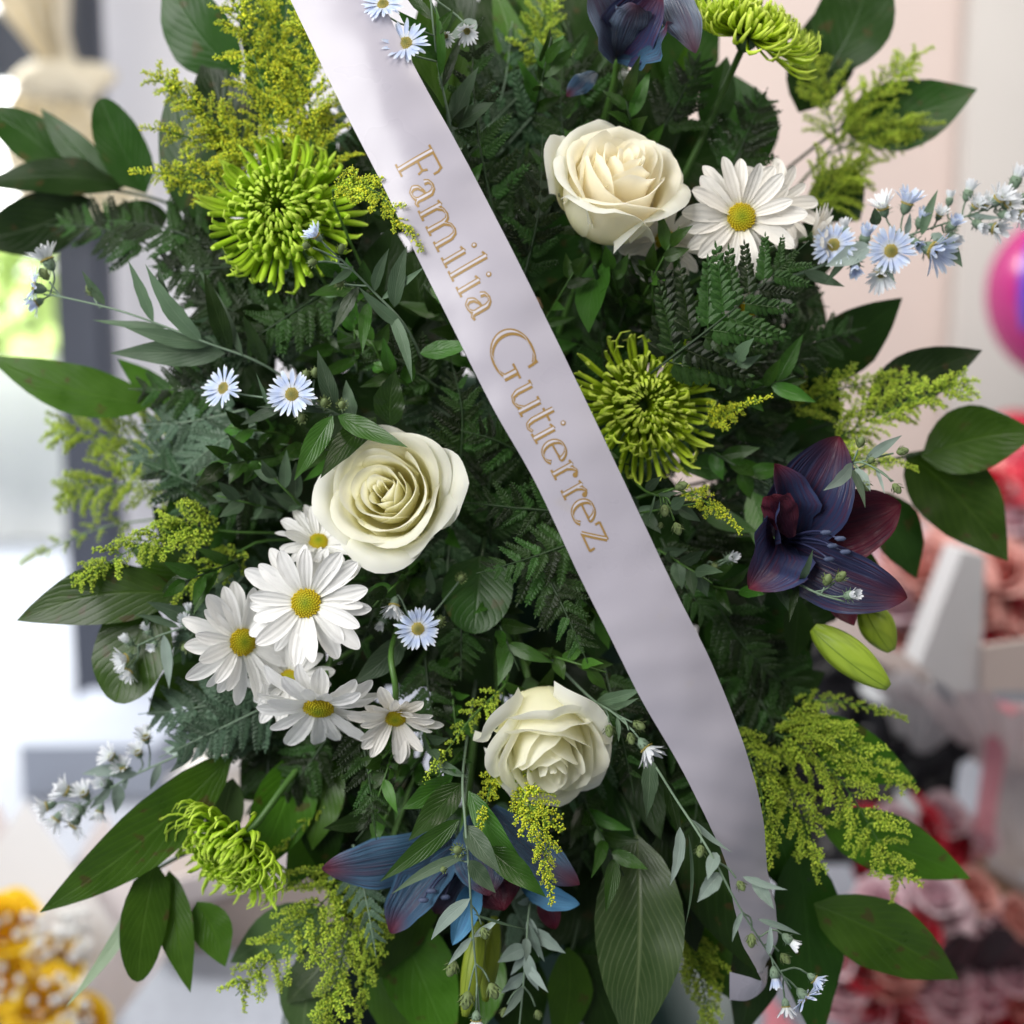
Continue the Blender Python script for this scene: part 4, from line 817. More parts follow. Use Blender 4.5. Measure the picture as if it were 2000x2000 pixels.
aster('small fresh green sprig touching the ribbon below the olive chrysanthemum', [(1230, 930, .1), (1262, 960, .0), (1300, 972, -.035), (1310, 985, -.04)],
      [(1322, 1030, -.04, 13, 'tight', (.3, -.9, .3)), (1298, 995, -.04, 13, 'tight', (0, -.8, .5)), (1328, 950, -.04, 13, 'tight', (.8, .3, .4)), (1290, 1025, -.035, 7, 'tight', (-.1, -.9, .3))],
      [((1262, 958, -.02), (1292, 930, -.04), 20, 'sage_leaf'), ((1280, 965, -.03), (1262, 1030, -.03), 5, 'sage_leaf'), ((1285, 966, -.03), (1330, 962, -.04), 10, 'sage_leaf')], seed=19, leafmat='sage_leaf', stemmat='stem_green', group='silvery sprigs')

# ================================================================== goldenrod
Y_, G_ = 'goldenrod_yellow', 'goldenrod_green'
goldenrod('tall yellow goldenrod plume at the top left beside the ribbon', (610, 400, .08), (600, 20, .05), 140, 34, Y_, seed=1, start=.05)
goldenrod('yellow goldenrod plume leaning up to the top edge at left', (570, 370, .07), (440, -40, .05), 125, 32, Y_, seed=2, start=.1)
goldenrod('goldenrod spray reaching left from above the green chrysanthemum', (560, 380, .08), (300, 150, .06), 110, 26, Y_, seed=3, start=.15)
goldenrod('lowest goldenrod spray of the top left, tip pointing at the cream curtain', (520, 400, .08), (298, 338, .06), 90, 20, Y_, seed=4, start=.2)
goldenrod('goldenrod spray between the two left-reaching ones at top left', (560, 350, .09), (312, 255, .06), 90, 18, Y_, seed=40, start=.2)
goldenrod('goldenrod plume filling the gap between two upright plumes at top left', (590, 330, .09), (520, -20, .07), 110, 24, Y_, seed=41, start=.05)
goldenrod('short goldenrod tip crossing the ribbon edge near the first letter', (650, 372, .0), (800, 455, -.075), 62, 22, Y_, seed=5, via=(730, 372, -.055), start=.1)
goldenrod('hazy goldenrod spray far left above the other', (430, 920, .16), (90, 845, .2), 150, 30, G_, seed=6, start=.2)
goldenrod('hazy goldenrod spray far left in the middle', (430, 960, .16), (110, 970, .2), 150, 30, G_, seed=7, start=.2)
goldenrod('hazy goldenrod wisp at far left against the white daylight', (330, 1010, .2), (48, 1095, .22), 60, 8, G_, seed=8, start=.3)
goldenrod('sharp yellow-green goldenrod spray at left above the broad leaf', (480, 1040, .07), (142, 1140, .04), 100, 30, G_, seed=9, via=(330, 1040, .05), start=.2)
goldenrod('goldenrod spray drooping under the sharp left spray', (500, 1060, .08), (370, 1150, .06), 70, 12, G_, seed=42, start=.2)
goldenrod('feathery goldenrod at right above the blue lily', (1570, 900, .1), (1895, 745, .08), 115, 32, G_, seed=10, start=.2)
goldenrod('green goldenrod behind the olive chrysanthemum at right', (1500, 830, .12), (1740, 735, .10), 90, 22, G_, seed=11, start=.2)
goldenrod('goldenrod tuft just right of the right blue lily', (1590, 900, .1), (1740, 905, .07), 60, 16, G_, seed=43, start=.2)
goldenrod('large goldenrod spray drooping at lower right of the ribbon', (1440, 1400, .10), (1768, 1735, .05), 150, 34, G_, seed=12, via=(1620, 1500, .06), start=.2)
goldenrod('goldenrod branch of the lower right reaching to the side', (1470, 1380, .10), (1790, 1540, .07), 90, 18, G_, seed=13, via=(1620, 1440, .07), start=.2)
goldenrod('goldenrod hanging close along the lower ribbon edge', (1420, 1400, .09), (1502, 1672, .04), 100, 22, G_, seed=14, via=(1480, 1520, .05), start=.1)
goldenrod('goldenrod hanging between the two lower right sprays', (1470, 1440, .09), (1590, 1690, .05), 100, 20, G_, seed=44, via=(1550, 1560, .06), start=.1)
goldenrod('short goldenrod twig below the green lily buds', (1540, 1370, .10), (1730, 1392, .09), 45, 12, G_, seed=15, start=.1)
goldenrod('wide goldenrod spray at bottom left under the nodding chrysanthemum', (740, 1620, .10), (460, 1945, .05), 150, 32, G_, seed=16, via=(650, 1740, .07), start=.25)
goldenrod('goldenrod falling straight down at bottom left of the lily', (740, 1700, .10), (640, 2000, .05), 120, 26, G_, seed=17, via=(680, 1830, .06), start=.2)
goldenrod('goldenrod strand left of the bottom blue lily', (745, 1720, .09), (700, 1990, .05), 60, 20, G_, seed=18, via=(730, 1830, .06), start=.3)
goldenrod('hazy goldenrod rising at the upper right below the top chrysanthemum', (1650, 330, .2), (1565, 70, .2), 120, 20, G_, seed=19)
goldenrod('hazy goldenrod fanning right over the broad leaf at upper right', (1620, 300, .2), (1800, 245, .18), 110, 22, G_, seed=20)
goldenrod('hazy goldenrod pointing to the pink wall at upper right', (1630, 280, .2), (1790, 115, .18), 100, 20, G_, seed=21)
goldenrod('hazy green goldenrod behind the right daisies', (1560, 420, .18), (1690, 330, .18), 130, 22, G_, seed=22)
goldenrod('small yellow goldenrod tip between olive chrysanthemum and lily', (1320, 955, .04), (1412, 1008, -.01), 50, 14, Y_, seed=23)
goldenrod('small yellow goldenrod tip at the right of the olive chrysanthemum', (1370, 840, .05), (1442, 798, .03), 50, 14, Y_, seed=24)
goldenrod('thin goldenrod twig beside the drooping rose on its left', (985, 1340, .04), (852, 1495, .0), 42, 14, G_, seed=25, droop=.1, start=.1)
goldenrod('bright goldenrod tail hanging below the drooping rose', (1000, 1520, .03), (1072, 1722, -.035), 70, 26, Y_, seed=26, via=(1050, 1600, -.02), start=.1)
goldenrod('short goldenrod tuft just under the drooping rose', (970, 1500, .03), (945, 1590, -.01), 40, 12, Y_, seed=27)
goldenrod('hazy goldenrod at the bottom right of the ribbon end', (1340, 1800, .1), (1390, 2010, .08), 90, 22, G_, seed=28)
goldenrod('soft green goldenrod at the top centre', (1040, 180, .12), (1075, -30, .1), 90, 18, G_, seed=29)
goldenrod('green goldenrod wisp hanging by the bare chrysanthemum stem', (650, 1560, .1), (550, 1660, .08), 34, 9, G_, seed=30)

# ================================================================== leather ferns
F_, FG = 'fern_pinna', 'fern_grey'
FERNS = [
    ('glossy fern frond fanned out under the large right daisy', (1270, 730, .02), (1580, 470, .0), 185, 9, F_),
    ('upright fern frond beside the upper ribbon', (990, 520, .05), (920, -20, .02), 112, 11, F_),
    ('fern frond between ribbon and upper rose', (1020, 560, .05), (1060, 260, .03), 95, 8, F_),
    ('fern frond hanging left of the lower ribbon', (1040, 1070, .03), (1150, 1300, .0), 105, 8, F_),
    ('fern frond reaching left from under the middle of the ribbon', (1110, 1000, .03), (900, 980, .01), 95, 7, F_),
    ('fern frond pointing down-left from behind the last letters', (1120, 1060, .02), (930, 1120, .0), 90, 7, F_),
    ('fern frond under the bottom daisy', (700, 1400, .04), (735, 1640, .01), 95, 9, F_),
    ('grey-green fern frond beside the bottom lily', (690, 1650, .06), (735, 1870, .03), 80, 8, FG),
    ('grey-green fern frond below the left daisies', (540, 1370, .07), (310, 1480, .06), 105, 9, FG),
    ('grey-green fern frond at left below the blue asters', (520, 820, .09), (350, 930, .06), 120, 8, FG),
    ('dark fern frond below the bright green chrysanthemum', (650, 560, .06), (450, 690, .05), 115, 9, F_),
    ('dark fern frond above the left rose', (860, 760, .06), (650, 640, .04), 100, 9, F_),
    ('fern frond between left rose and ribbon', (900, 900, .05), (880, 700, .03), 90, 8, F_),
    ('fern frond right of the left rose', (1010, 880, .05), (900, 840, .02), 85, 6, F_),
    ('fern frond hanging above the drooping rose', (900, 1180, .06), (900, 1330, .04), 85, 7, F_),
    ('fern frond left of the drooping rose', (830, 1280, .06), (870, 1470, .04), 85, 7, F_),
    ('fern frond right of the drooping rose', (1180, 1300, .06), (1240, 1560, .03), 90, 8, F_),
    ('fern frond under the blurred left branch', (300, 480, .13), (90, 440, .15), 110, 9, F_),
    ('dark fern frond curling at the left above the aster stem', (420, 480, .10), (200, 430, .12), 110, 9, F_),
    ('fern frond above the olive chrysanthemum', (1210, 640, .09), (1250, 520, .08), 80, 7, F_),
    ('fern frond right of the olive chrysanthemum', (1330, 720, .07), (1600, 700, .07), 110, 9, F_),
    ('fern frond at top centre near the slate lily', (1120, 360, .08), (1100, 100, .07), 100, 8, F_),
    ('fern frond below the slate lily at the top', (1290, 260, .09), (1370, 100, .07), 100, 8, F_),
    ('fern frond behind the right daisies', (1420, 350, .1), (1500, 170, .1), 110, 8, F_),
    ('fern frond left of the two pale blue asters', (480, 800, .08), (270, 830, .1), 120, 8, FG),
    ('fern frond between the aster stem and the broad left leaf', (470, 740, .08), (250, 760, .1), 110, 8, F_),
    ('fern frond left of the daisy cluster', (480, 1120, .08), (330, 1290, .08), 105, 8, FG),
    ('fern frond behind the left end of the daisies', (430, 1180, .09), (300, 1060, .09), 105, 8, F_),
    ('fern frond above the sharp left goldenrod', (520, 960, .08), (340, 1010, .09), 110, 8, F_),
    ('fern frond left of the bright green chrysanthemum', (470, 520, .09), (290, 520, .10), 110, 8, F_),
    ('fern frond behind the leafy aster stem on the left', (560, 640, .09), (340, 580, .09), 110, 8, F_),
    ('fern frond right of the feathery goldenrod root', (1480, 700, .09), (1690, 640, .11), 110, 8, F_),
    ('fern frond behind the right aster stem', (1420, 560, .10), (1620, 600, .11), 110, 8, F_),
    ('fern frond below the green lily buds', (1440, 1260, .10), (1600, 1420, .10), 110, 8, F_),
    ('fern frond between the bottom daisy and the nodding chrysanthemum', (640, 1440, .09), (540, 1560, .09), 100, 8, F_),
    ('grey-green fern frond over the white gap below the left daisies', (500, 1350, .08), (270, 1395, .08), 115, 8, FG),
    ('grey-green fern frond just above the long bright lower left leaf', (520, 1440, .09), (330, 1420, .09), 105, 8, FG),
    ('grey-green fern frond left of the hazy goldenrod root', (460, 880, .10), (230, 900, .12), 125, 8, FG),
    ('fern frond below the right lily toward the ribbon', (1400, 1180, .08), (1520, 1330, .07), 100, 8, F_),
    ('fern frond along the ribbon below the olive chrysanthemum', (1290, 1050, .07), (1400, 1220, .05), 95, 8, F_),
]
for i, (lb, a, b, pl, n_, m) in enumerate(FERNS): fern(lb, a, b, pl, n_, m, seed=50 + i)
NEAR = [('the bright green chrysanthemum', 545, 408), ('the upper rose', 1190, 370), ('the left rose', 775, 968), ('the drooping rose', 1078, 1462), ('the olive chrysanthemum', 1258, 790), ('the right blue lily', 1560, 1040), ('the white daisies', 600, 1250), ('the bottom blue lily', 900, 1660), ('the right daisies', 1450, 424), ('the slate lily', 1230, 60), ('the blue asters', 520, 760), ('the lower ribbon', 1300, 1350), ('the upper ribbon', 800, 250)]
def near(u, v): return min(NEAR, key=lambda q: math.hypot(q[1] - u, q[2] - v))[0]
SECT = ['to the right', 'down right', 'downward', 'down left', 'to the left', 'up left', 'upward', 'up right']
def pointing(an): return SECT[int(round(an / (math.pi / 4))) % 8]
rf = random.Random(21)
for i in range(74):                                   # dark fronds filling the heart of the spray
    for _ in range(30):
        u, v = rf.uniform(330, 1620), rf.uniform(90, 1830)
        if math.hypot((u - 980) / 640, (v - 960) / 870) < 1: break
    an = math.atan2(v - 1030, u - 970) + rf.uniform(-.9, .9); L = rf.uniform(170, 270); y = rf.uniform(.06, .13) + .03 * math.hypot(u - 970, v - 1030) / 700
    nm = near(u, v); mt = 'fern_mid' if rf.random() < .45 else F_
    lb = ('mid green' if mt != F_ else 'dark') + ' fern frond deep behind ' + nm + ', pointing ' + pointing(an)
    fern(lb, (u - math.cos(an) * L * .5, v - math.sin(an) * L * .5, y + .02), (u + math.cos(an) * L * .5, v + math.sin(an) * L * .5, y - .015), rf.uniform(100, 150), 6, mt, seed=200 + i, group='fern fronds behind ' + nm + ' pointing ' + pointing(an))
for i in range(34):                                   # looser fronds round the rim
    a = 2 * math.pi * i / 34 + rf.uniform(-.08, .08); k_ = rf.uniform(.66, .86); u, v = 985 + 700 * k_ * math.cos(a), 990 + 880 * k_ * math.sin(a); an = a + rf.uniform(-.7, .7); L = rf.uniform(190, 280); y = rf.uniform(.09, .16)
    mt = ['fern_mid', FG, F_][rf.randrange(3)]; nm = near(u, v)
    lb = {'fern_mid': 'mid green', FG: 'grey-green', F_: 'dark'}[mt] + ' outer fern frond beyond ' + nm + ', pointing ' + pointing(an)
    fern(lb, (u - math.cos(an) * L * .5, v - math.sin(an) * L * .5, y + .02), (u + math.cos(an) * L * .5, v + math.sin(an) * L * .5, y), rf.uniform(110, 150), 7, mt, seed=400 + i, group='outer fern fronds beyond ' + nm + ' pointing ' + pointing(an))

# ================================================================== broad leaves
B, DK = 'salal_leaf', 'salal_dark'
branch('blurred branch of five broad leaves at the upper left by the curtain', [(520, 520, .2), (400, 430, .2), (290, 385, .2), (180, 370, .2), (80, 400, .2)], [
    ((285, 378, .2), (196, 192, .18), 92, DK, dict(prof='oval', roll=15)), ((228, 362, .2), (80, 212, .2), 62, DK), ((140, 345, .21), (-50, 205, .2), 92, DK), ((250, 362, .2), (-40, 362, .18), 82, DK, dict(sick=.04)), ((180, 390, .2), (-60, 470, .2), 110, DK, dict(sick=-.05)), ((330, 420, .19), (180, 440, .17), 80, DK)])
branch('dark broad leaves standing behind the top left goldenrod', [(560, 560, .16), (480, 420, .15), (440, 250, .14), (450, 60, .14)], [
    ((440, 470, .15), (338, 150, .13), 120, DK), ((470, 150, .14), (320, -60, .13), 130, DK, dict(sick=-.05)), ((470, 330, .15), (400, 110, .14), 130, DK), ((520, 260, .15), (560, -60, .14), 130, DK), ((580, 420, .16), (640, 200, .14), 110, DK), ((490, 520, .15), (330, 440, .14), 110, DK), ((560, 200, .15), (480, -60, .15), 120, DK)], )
branch('broad leaf pointing left with browned tip, above the hazy goldenrod', [(480, 860, .16), (360, 810, .15), (296, 790, .14)], [((300, 792, .14), (-25, 695, .12), 98, None, dict(sick=-.05, roll=12)), ((360, 830, .15), (230, 700, .14), 60)])
branch('pointed bright leaf and round leaf at the left edge below the goldenrod', [(520, 1130, .12), (420, 1150, .08), (345, 1165, .06), (268, 1200, .06)], [((350, 1160, .06), (33, 1212, .05), 118, None, dict(sick=.07, roll=8, bend=-.4)), ((300, 1180, .07), (225, 1372, .06), 158, None, dict(prof='oval', roll=12)), ((420, 1145, .08), (250, 1060, .08), 80), ((400, 1300, .09), (290, 1390, .08), 80)])
branch('long bright leaves spreading at the lower left', [(620, 1420, .12), (530, 1440, .10), (450, 1475, .08), (350, 1600, .08), (300, 1690, .08)], [
    ((455, 1472, .08), (78, 1782, .05), 118, None, dict(sick=-.03, roll=-8, bend=-.35)), ((305, 1685, .08), (268, 1918, .06), 84, None, dict(prof='oval')), ((330, 1700, .09), (372, 1938, .07), 72), ((385, 1760, .09), (440, 1888, .08), 76), ((455, 1520, .09), (425, 1680, .08), 70, 'hosta_leaf')])
branch('two broad leaves hanging behind the nodding chrysanthemum', [(700, 1380, .14), (630, 1430, .11), (590, 1470, .10)], [((588, 1470, .10), (496, 1712, .08), 118, None, dict(roll=-14, fold=.3)), ((650, 1480, .10), (610, 1660, .09), 88), ((600, 1500, .11), (640, 1720, .10), 90, DK), ((640, 1540, .12), (560, 1740, .11), 90)])
branch('pale narrow blade hanging at the lower left', [(470, 1640, .15), (380, 1660, .13), (300, 1700, .12)], [((296, 1702, .12), (128, 1968, .08), 30, 'blade_pale', dict(prof='lance', sick=-.06))], name='hanging_grass', group=None)
branch('bright broad leaves under the bottom lily', [(880, 1640, .16), (830, 1760, .12), (770, 1800, .11)], [((770, 1780, .11), (885, 2060, .08), 140, B), ((860, 1740, .11), (698, 1935, .08), 84, B), ((720, 1900, .12), (830, 2060, .1), 110, B), ((960, 1830, .13), (890, 2050, .11), 110, B), ((690, 1800, .13), (560, 1960, .12), 100, 'hosta_leaf'), ((640, 1780, .13), (450, 1880, .12), 100, 'hosta_leaf'), ((620, 1860, .13), (590, 2040, .12), 110, 'hosta_leaf')])
branch('large pale veined leaf hanging at the bottom, left of the ribbon end', [(1180, 1480, .15), (1225, 1580, .07), (1245, 1640, .05)], [((1245, 1630, .05), (1232, 2050, .02), 172, 'hosta_leaf', dict(roll=8, bend=-.6, wave=.12))], group=None)
branch('bright leaves low at the bottom edge beside the pale veined leaf', [(1150, 1640, .17), (1130, 1800, .13), (1110, 1880, .12)], [((1110, 1850, .12), (1090, 2050, .10), 90, B), ((1130, 1860, .13), (1200, 2050, .12), 110, DK), ((1330, 1780, .12), (1440, 1960, .10), 90, B), ((1000, 1850, .14), (1040, 2050, .13), 120, DK), ((1110, 1700, .14), (1010, 1900, .13), 120, DK), ((1180, 1740, .14), (1130, 1960, .13), 120, DK)])
branch('dark leaves behind the lower ribbon', [(1280, 1420, .15), (1340, 1560, .10), (1360, 1650, .09)], [((1340, 1600, .08), (1480, 1900, .06), 160, DK, dict(roll=0)), ((1320, 1480, .1), (1420, 1680, .08), 120, DK), ((1290, 1620, .1), (1360, 1860, .08), 110, DK), ((1240, 1420, .09), (1290, 1640, .07), 90, DK), ((1200, 1500, .1), (1190, 1700, .09), 110, DK)])
branch('dark broad leaves at the lower right, points toward the red bouquet', [(1430, 1420, .18), (1530, 1600, .13), (1580, 1720, .11)], [((1590, 1765, .10), (1872, 1912, .08), 142, B, dict(sick=-.05)), ((1600, 1600, .11), (1895, 1716, .09), 120, B), ((1560, 1650, .11), (1600, 2040, .09), 150, DK), ((1580, 1400, .12), (1790, 1528, .11), 104, B), ((1500, 1560, .12), (1560, 1760, .11), 120, DK), ((1480, 1780, .11), (1440, 2030, .1), 110, DK)])
branch('pair of broad leaves at the right edge by the red balloon', [(1560, 960, .2), (1700, 910, .16), (1795, 885, .14)], [((1800, 892, .14), (2025, 845, .12), 132, B, dict(sick=-.06)), ((1770, 885, .15), (1968, 1095, .13), 158, B, dict(sick=-.06)), ((1700, 960, .16), (1790, 1130, .15), 110, DK)])
branch('broad pointed leaf at right above the feathery goldenrod', [(1520, 860, .18), (1640, 820, .15), (1700, 795, .14)], [((1690, 800, .14), (1918, 684, .12), 104, DK, dict(sick=-.04)), ((1580, 740, .16), (1762, 582, .14), 118, DK)])
branch('broad pointed leaf at upper right over the pink wall', [(1500, 360, .22), (1600, 280, .21), (1650, 245, .2)], [((1640, 250, .2), (1908, 174, .19), 140, DK, dict(sick=.05)), ((1610, 150, .21), (1712, -90, .2), 150, DK), ((1560, 220, .21), (1640, -20, .21), 130, DK), ((1480, 330, .21), (1420, 140, .2), 130, DK), ((1600, 340, .21), (1680, 430, .2), 120, DK), ((1540, 500, .2), (1640, 460, .2), 110, DK)])
branch('dark leaves under the right blue lily', [(1380, 1080, .2), (1480, 1130, .12), (1550, 1180, .10)], [((1560, 1170, .09), (1548, 1292, .08), 66, DK), ((1480, 1110, .1), (1440, 1240, .08), 70, DK), ((1450, 1130, .11), (1350, 1200, .09), 50, DK), ((1600, 1060, .12), (1720, 1110, .1), 80, DK), ((1470, 960, .1), (1490, 1090, .07), 60, 'lance_leaf'), ((1420, 920, .08), (1320, 910, .06), 50, 'lance_leaf'), ((1370, 1000, .09), (1480, 1040, .07), 40, 'lance_leaf')])
branch('grassy upright leaves at the top centre behind the rose', [(1080, 480, .2), (1100, 300, .15), (1110, 150, .14)], [((1090, 330, .14), (1075, -30, .12), 80, B, dict(prof='lance')), ((1130, 300, .14), (1085, 20, .12), 64, DK), ((1020, 250, .15), (960, -40, .14), 70, B), ((1150, 280, .14), (1240, 60, .13), 60, 'lance_leaf'), ((860, 220, .12), (830, -20, .1), 80, B), ((880, 240, .13), (900, 20, .12), 70, B), ((1330, 240, .14), (1340, 90, .12), 60, B), ((1380, 260, .14), (1420, 110, .13), 70, DK)])
branch('leaves closing the top edge between ribbon and slate lily', [(1040, 300, .22), (1020, 160, .2), (1010, 60, .19)], [((1000, 200, .18), (960, -60, .17), 120, DK), ((1060, 200, .18), (1020, -60, .17), 120, B), ((1120, 190, .19), (1130, -60, .18), 120, DK), ((1160, 220, .19), (1200, 0, .18), 110, DK), ((1330, 200, .19), (1380, -40, .18), 120, DK), ((1280, 230, .19), (1300, 40, .18), 110, DK), ((900, 160, .19), (880, -60, .18), 110, DK), ((700, 130, .2), (660, -60, .19), 100, DK)])
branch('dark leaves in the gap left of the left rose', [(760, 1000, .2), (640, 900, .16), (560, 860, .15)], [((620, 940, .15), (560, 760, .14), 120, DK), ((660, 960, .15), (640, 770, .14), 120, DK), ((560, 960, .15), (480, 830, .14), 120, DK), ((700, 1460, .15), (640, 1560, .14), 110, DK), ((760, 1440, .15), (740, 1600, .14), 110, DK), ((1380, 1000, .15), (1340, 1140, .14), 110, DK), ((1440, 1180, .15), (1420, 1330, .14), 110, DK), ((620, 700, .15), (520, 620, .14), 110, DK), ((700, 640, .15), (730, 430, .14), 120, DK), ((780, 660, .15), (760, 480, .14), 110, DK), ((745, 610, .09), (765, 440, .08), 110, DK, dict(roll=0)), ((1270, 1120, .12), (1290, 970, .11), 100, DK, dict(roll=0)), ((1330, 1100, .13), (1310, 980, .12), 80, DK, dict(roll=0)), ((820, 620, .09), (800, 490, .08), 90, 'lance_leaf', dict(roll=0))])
branch('big dark leaf hanging in the centre below the left rose', [(960, 1000, .2), (945, 1060, .08), (940, 1090, .06)], [((940, 1085, .06), (925, 1238, .04), 140, DK, dict(prof='oval', roll=5)), ((700, 1080, .06), (640, 1010, .04), 80, 'lance_leaf', dict(prof='oval'))], group=None)
branch('serrated rose leaf below the upper rose', [(1180, 640, .12), (1170, 560, .05), (1160, 520, .03)], [((1178, 500, .05), (1150, 650, .02), 60, 'lance_leaf', dict(roll=35)), ((1230, 500, .04), (1330, 560, .03), 40, 'lance_leaf')], group=None)
rl = random.Random(5)
k = 0
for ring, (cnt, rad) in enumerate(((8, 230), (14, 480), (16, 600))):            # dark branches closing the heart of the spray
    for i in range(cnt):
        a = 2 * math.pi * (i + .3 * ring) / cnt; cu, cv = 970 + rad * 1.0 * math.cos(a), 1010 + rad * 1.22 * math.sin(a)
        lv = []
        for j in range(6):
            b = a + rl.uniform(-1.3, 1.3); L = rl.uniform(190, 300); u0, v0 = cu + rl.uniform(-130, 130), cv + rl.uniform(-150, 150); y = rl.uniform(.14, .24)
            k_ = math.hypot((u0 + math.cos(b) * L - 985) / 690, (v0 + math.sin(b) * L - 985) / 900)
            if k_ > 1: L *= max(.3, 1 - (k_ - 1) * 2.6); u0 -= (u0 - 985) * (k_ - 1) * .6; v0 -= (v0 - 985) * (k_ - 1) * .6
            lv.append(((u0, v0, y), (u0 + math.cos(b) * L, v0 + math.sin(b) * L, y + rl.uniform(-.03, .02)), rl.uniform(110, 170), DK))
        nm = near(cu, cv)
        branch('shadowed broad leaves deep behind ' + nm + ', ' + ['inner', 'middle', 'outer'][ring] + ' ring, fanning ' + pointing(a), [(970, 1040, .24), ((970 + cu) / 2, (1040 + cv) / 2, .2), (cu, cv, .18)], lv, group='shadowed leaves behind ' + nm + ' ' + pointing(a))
# block of floral foam that holds all the stems, on a plastic bucket
plain('foam', (.02, .05, .03), .9, .1, 0, 60, .2); plain('bucket_plastic', (.012, .035, .032), .4, .4)
c = CORE + Vector((0, .10, 0)); V = []; nseg = 24
for i, (dz, r) in enumerate(((-.17, .10), (-.16, .15), (0, .17), (.16, .15), (.17, .10))):
    for q in range(nseg): V.append((c.x + r * math.cos(2 * math.pi * q / nseg), c.y + r * .7 * math.sin(2 * math.pi * q / nseg), c.z + dz))
F = [(i * nseg + q, i * nseg + (q + 1) % nseg, (i + 1) * nseg + (q + 1) % nseg, (i + 1) * nseg + q) for i in range(4) for q in range(nseg)] + [tuple(range(nseg)), tuple(range(4 * nseg, 5 * nseg))]
solo('floral_foam', mesh('floral_foam', V, F, None, 'foam'), 'dark green foam block hidden behind the flowers holding their stems', 'foam')
tb = P(1010, 1965, .22); bk = thing('bucket', 'dark green plastic bucket under the spray, cut by the bottom edge', 'bucket', (tb.x, tb.y, tb.z - .4)); prof = [(-.40, .17), (-.02, .225), (-.015, .235), (0, .235), (0, .222), (-.38, .165)]; V = []
for dz, r in prof:
    for q in range(40): V.append((tb.x + r * math.cos(2 * math.pi * q / 40), tb.y + r * math.sin(2 * math.pi * q / 40), tb.z + dz))
F = [(i * 40 + q, i * 40 + (q + 1) % 40, (i + 1) * 40 + (q + 1) % 40, (i + 1) * 40 + q) for i in range(5) for q in range(40)] + [tuple(range(40))]
part('shell', mesh('shell', V, F, None, 'bucket_plastic'), bk)

# leafy green stems threaded between the flowers
rs = random.Random(33)
for i, (u, v, a) in enumerate([(700, 700, 200), (880, 640, 250), (1010, 700, 300), (560, 640, 210), (830, 1100, 120), (980, 1230, 60), (1150, 1180, 40), (1340, 620, 330), (1420, 900, 10), (1330, 1120, 30), (1260, 560, 290), (1060, 150, 270), (700, 560, 230), (480, 900, 170), (400, 1120, 175), (760, 1560, 110), (1180, 1640, 80), (1480, 760, 350), (1150, 900, 20), (640, 880, 190), (900, 380, 260), (1230, 230, 280)]):
    an = R(a + rs.uniform(-25, 25)); L = rs.uniform(150, 230); y = rs.uniform(.025, .07)
    aster('dark leafy stem threaded in near ' + near(u, v) + ', pointing ' + pointing(an), [(u - math.cos(an) * L * .5, v - math.sin(an) * L * .5, y + .04), (u, v, y), (u + math.cos(an) * L * .5, v + math.sin(an) * L * .5, y - .01)], [], auto=9, leafmat='lance_leaf', name='foliage_spray', autow=34, autol=100, seed=60 + i, cat='foliage', group='leafy stems near ' + near(u, v) + ' ' + pointing(an), stemmat='stem_dark')

FL = [(775, 968, 170), (1190, 370, 170), (1075, 1450, 160), (545, 408, 190), (1258, 790, 180), (600, 1180, 150), (620, 1390, 150), (1448, 424, 150), (1590, 1040, 190), (470, 1250, 120), (560, 770, 90), (900, 1660, 120)]
cnt = 0
while cnt < 22:
    u, v = rs.uniform(420, 1500), rs.uniform(250, 1620)
    if math.hypot((u - 960) / 520, (v - 960) / 720) > 1 or any(math.hypot(u - a_, v - b_) < c_ for a_, b_, c_ in FL) or abs((u - 790) - (v - 320) * .50) < 150: continue
    cnt += 1; an = math.atan2(v - 1030, u - 970) + rs.uniform(-.8, .8); L = rs.uniform(110, 180); y = rs.uniform(.01, .05); nm = near(u, v)
    aster('fresh green leafy sprig standing out near ' + nm + ', pointing ' + pointing(an), [(u - math.cos(an) * L * .5, v - math.sin(an) * L * .5, y + .05), (u, v, y), (u + math.cos(an) * L * .5, v + math.sin(an) * L * .5, y - .01)], [], auto=8, leafmat=['lance_leaf', 'sprig_leaf', 'sage_leaf'][cnt % 3], name='leafy_sprig', autow=28, autol=80, seed=160 + cnt, cat='leafy sprig', group='leafy sprigs near ' + nm + ' ' + pointing(an), stemmat='stem_green')

# ================================================================== what stands behind
plain('curtain_cloth', (.80, .74, .60), .8, .2, .25, 6, .06); plain('paper_white', (.72, .71, .72), .6, .3, .2, 4, .05); plain('paper_pink', (.75, .32, .38), .5, .3, .1, 6, .12)
plain('paper_pale', (.66, .60, .60), .6, .3, .2, 6, .08); plain('tissue_black', (.014, .014, .018), .35, .4, 0, 8, .3); plain('kraft', (.48, .36, .24), .7, .3, 0, 8, .1); plain('taupe', (.30, .25, .23), .7, .3, 0, 5, .12)
plain('easel_wood', (.58, .36, .20), .6, .3, 0, 20, .15); plain('tissue_glint', (.55, .58, .62), .25, .6, 0, 9, .2)
plain('balloon_pink', (.42, .02, .17), .25, .5, .1, 4, .1); plain('balloon_red', (.50, .02, .05), .25, .5, .1, 4, .1); plain('print_blue', (.06, .05, .40), .3, .5); plain('hedge_leaf', (.40, .52, .18), .6, .3, .3, 5, .3)
petal_mat('yellow_rose', [(0, (.60, .32, .005)), (.6, (.84, .54, .01)), (1, (.90, .64, .03))], .5, .2, 0, .05)
petal_mat('coral_rose', [(0, (.45, .10, .08)), (.6, (.66, .24, .20)), (1, (.74, .40, .36))], .5, .2, 0, .05)
petal_mat('red_rose', [(0, (.30, .004, .01)), (.6, (.55, .012, .03)), (1, (.62, .03, .06))], .5, .1, 0, .05)
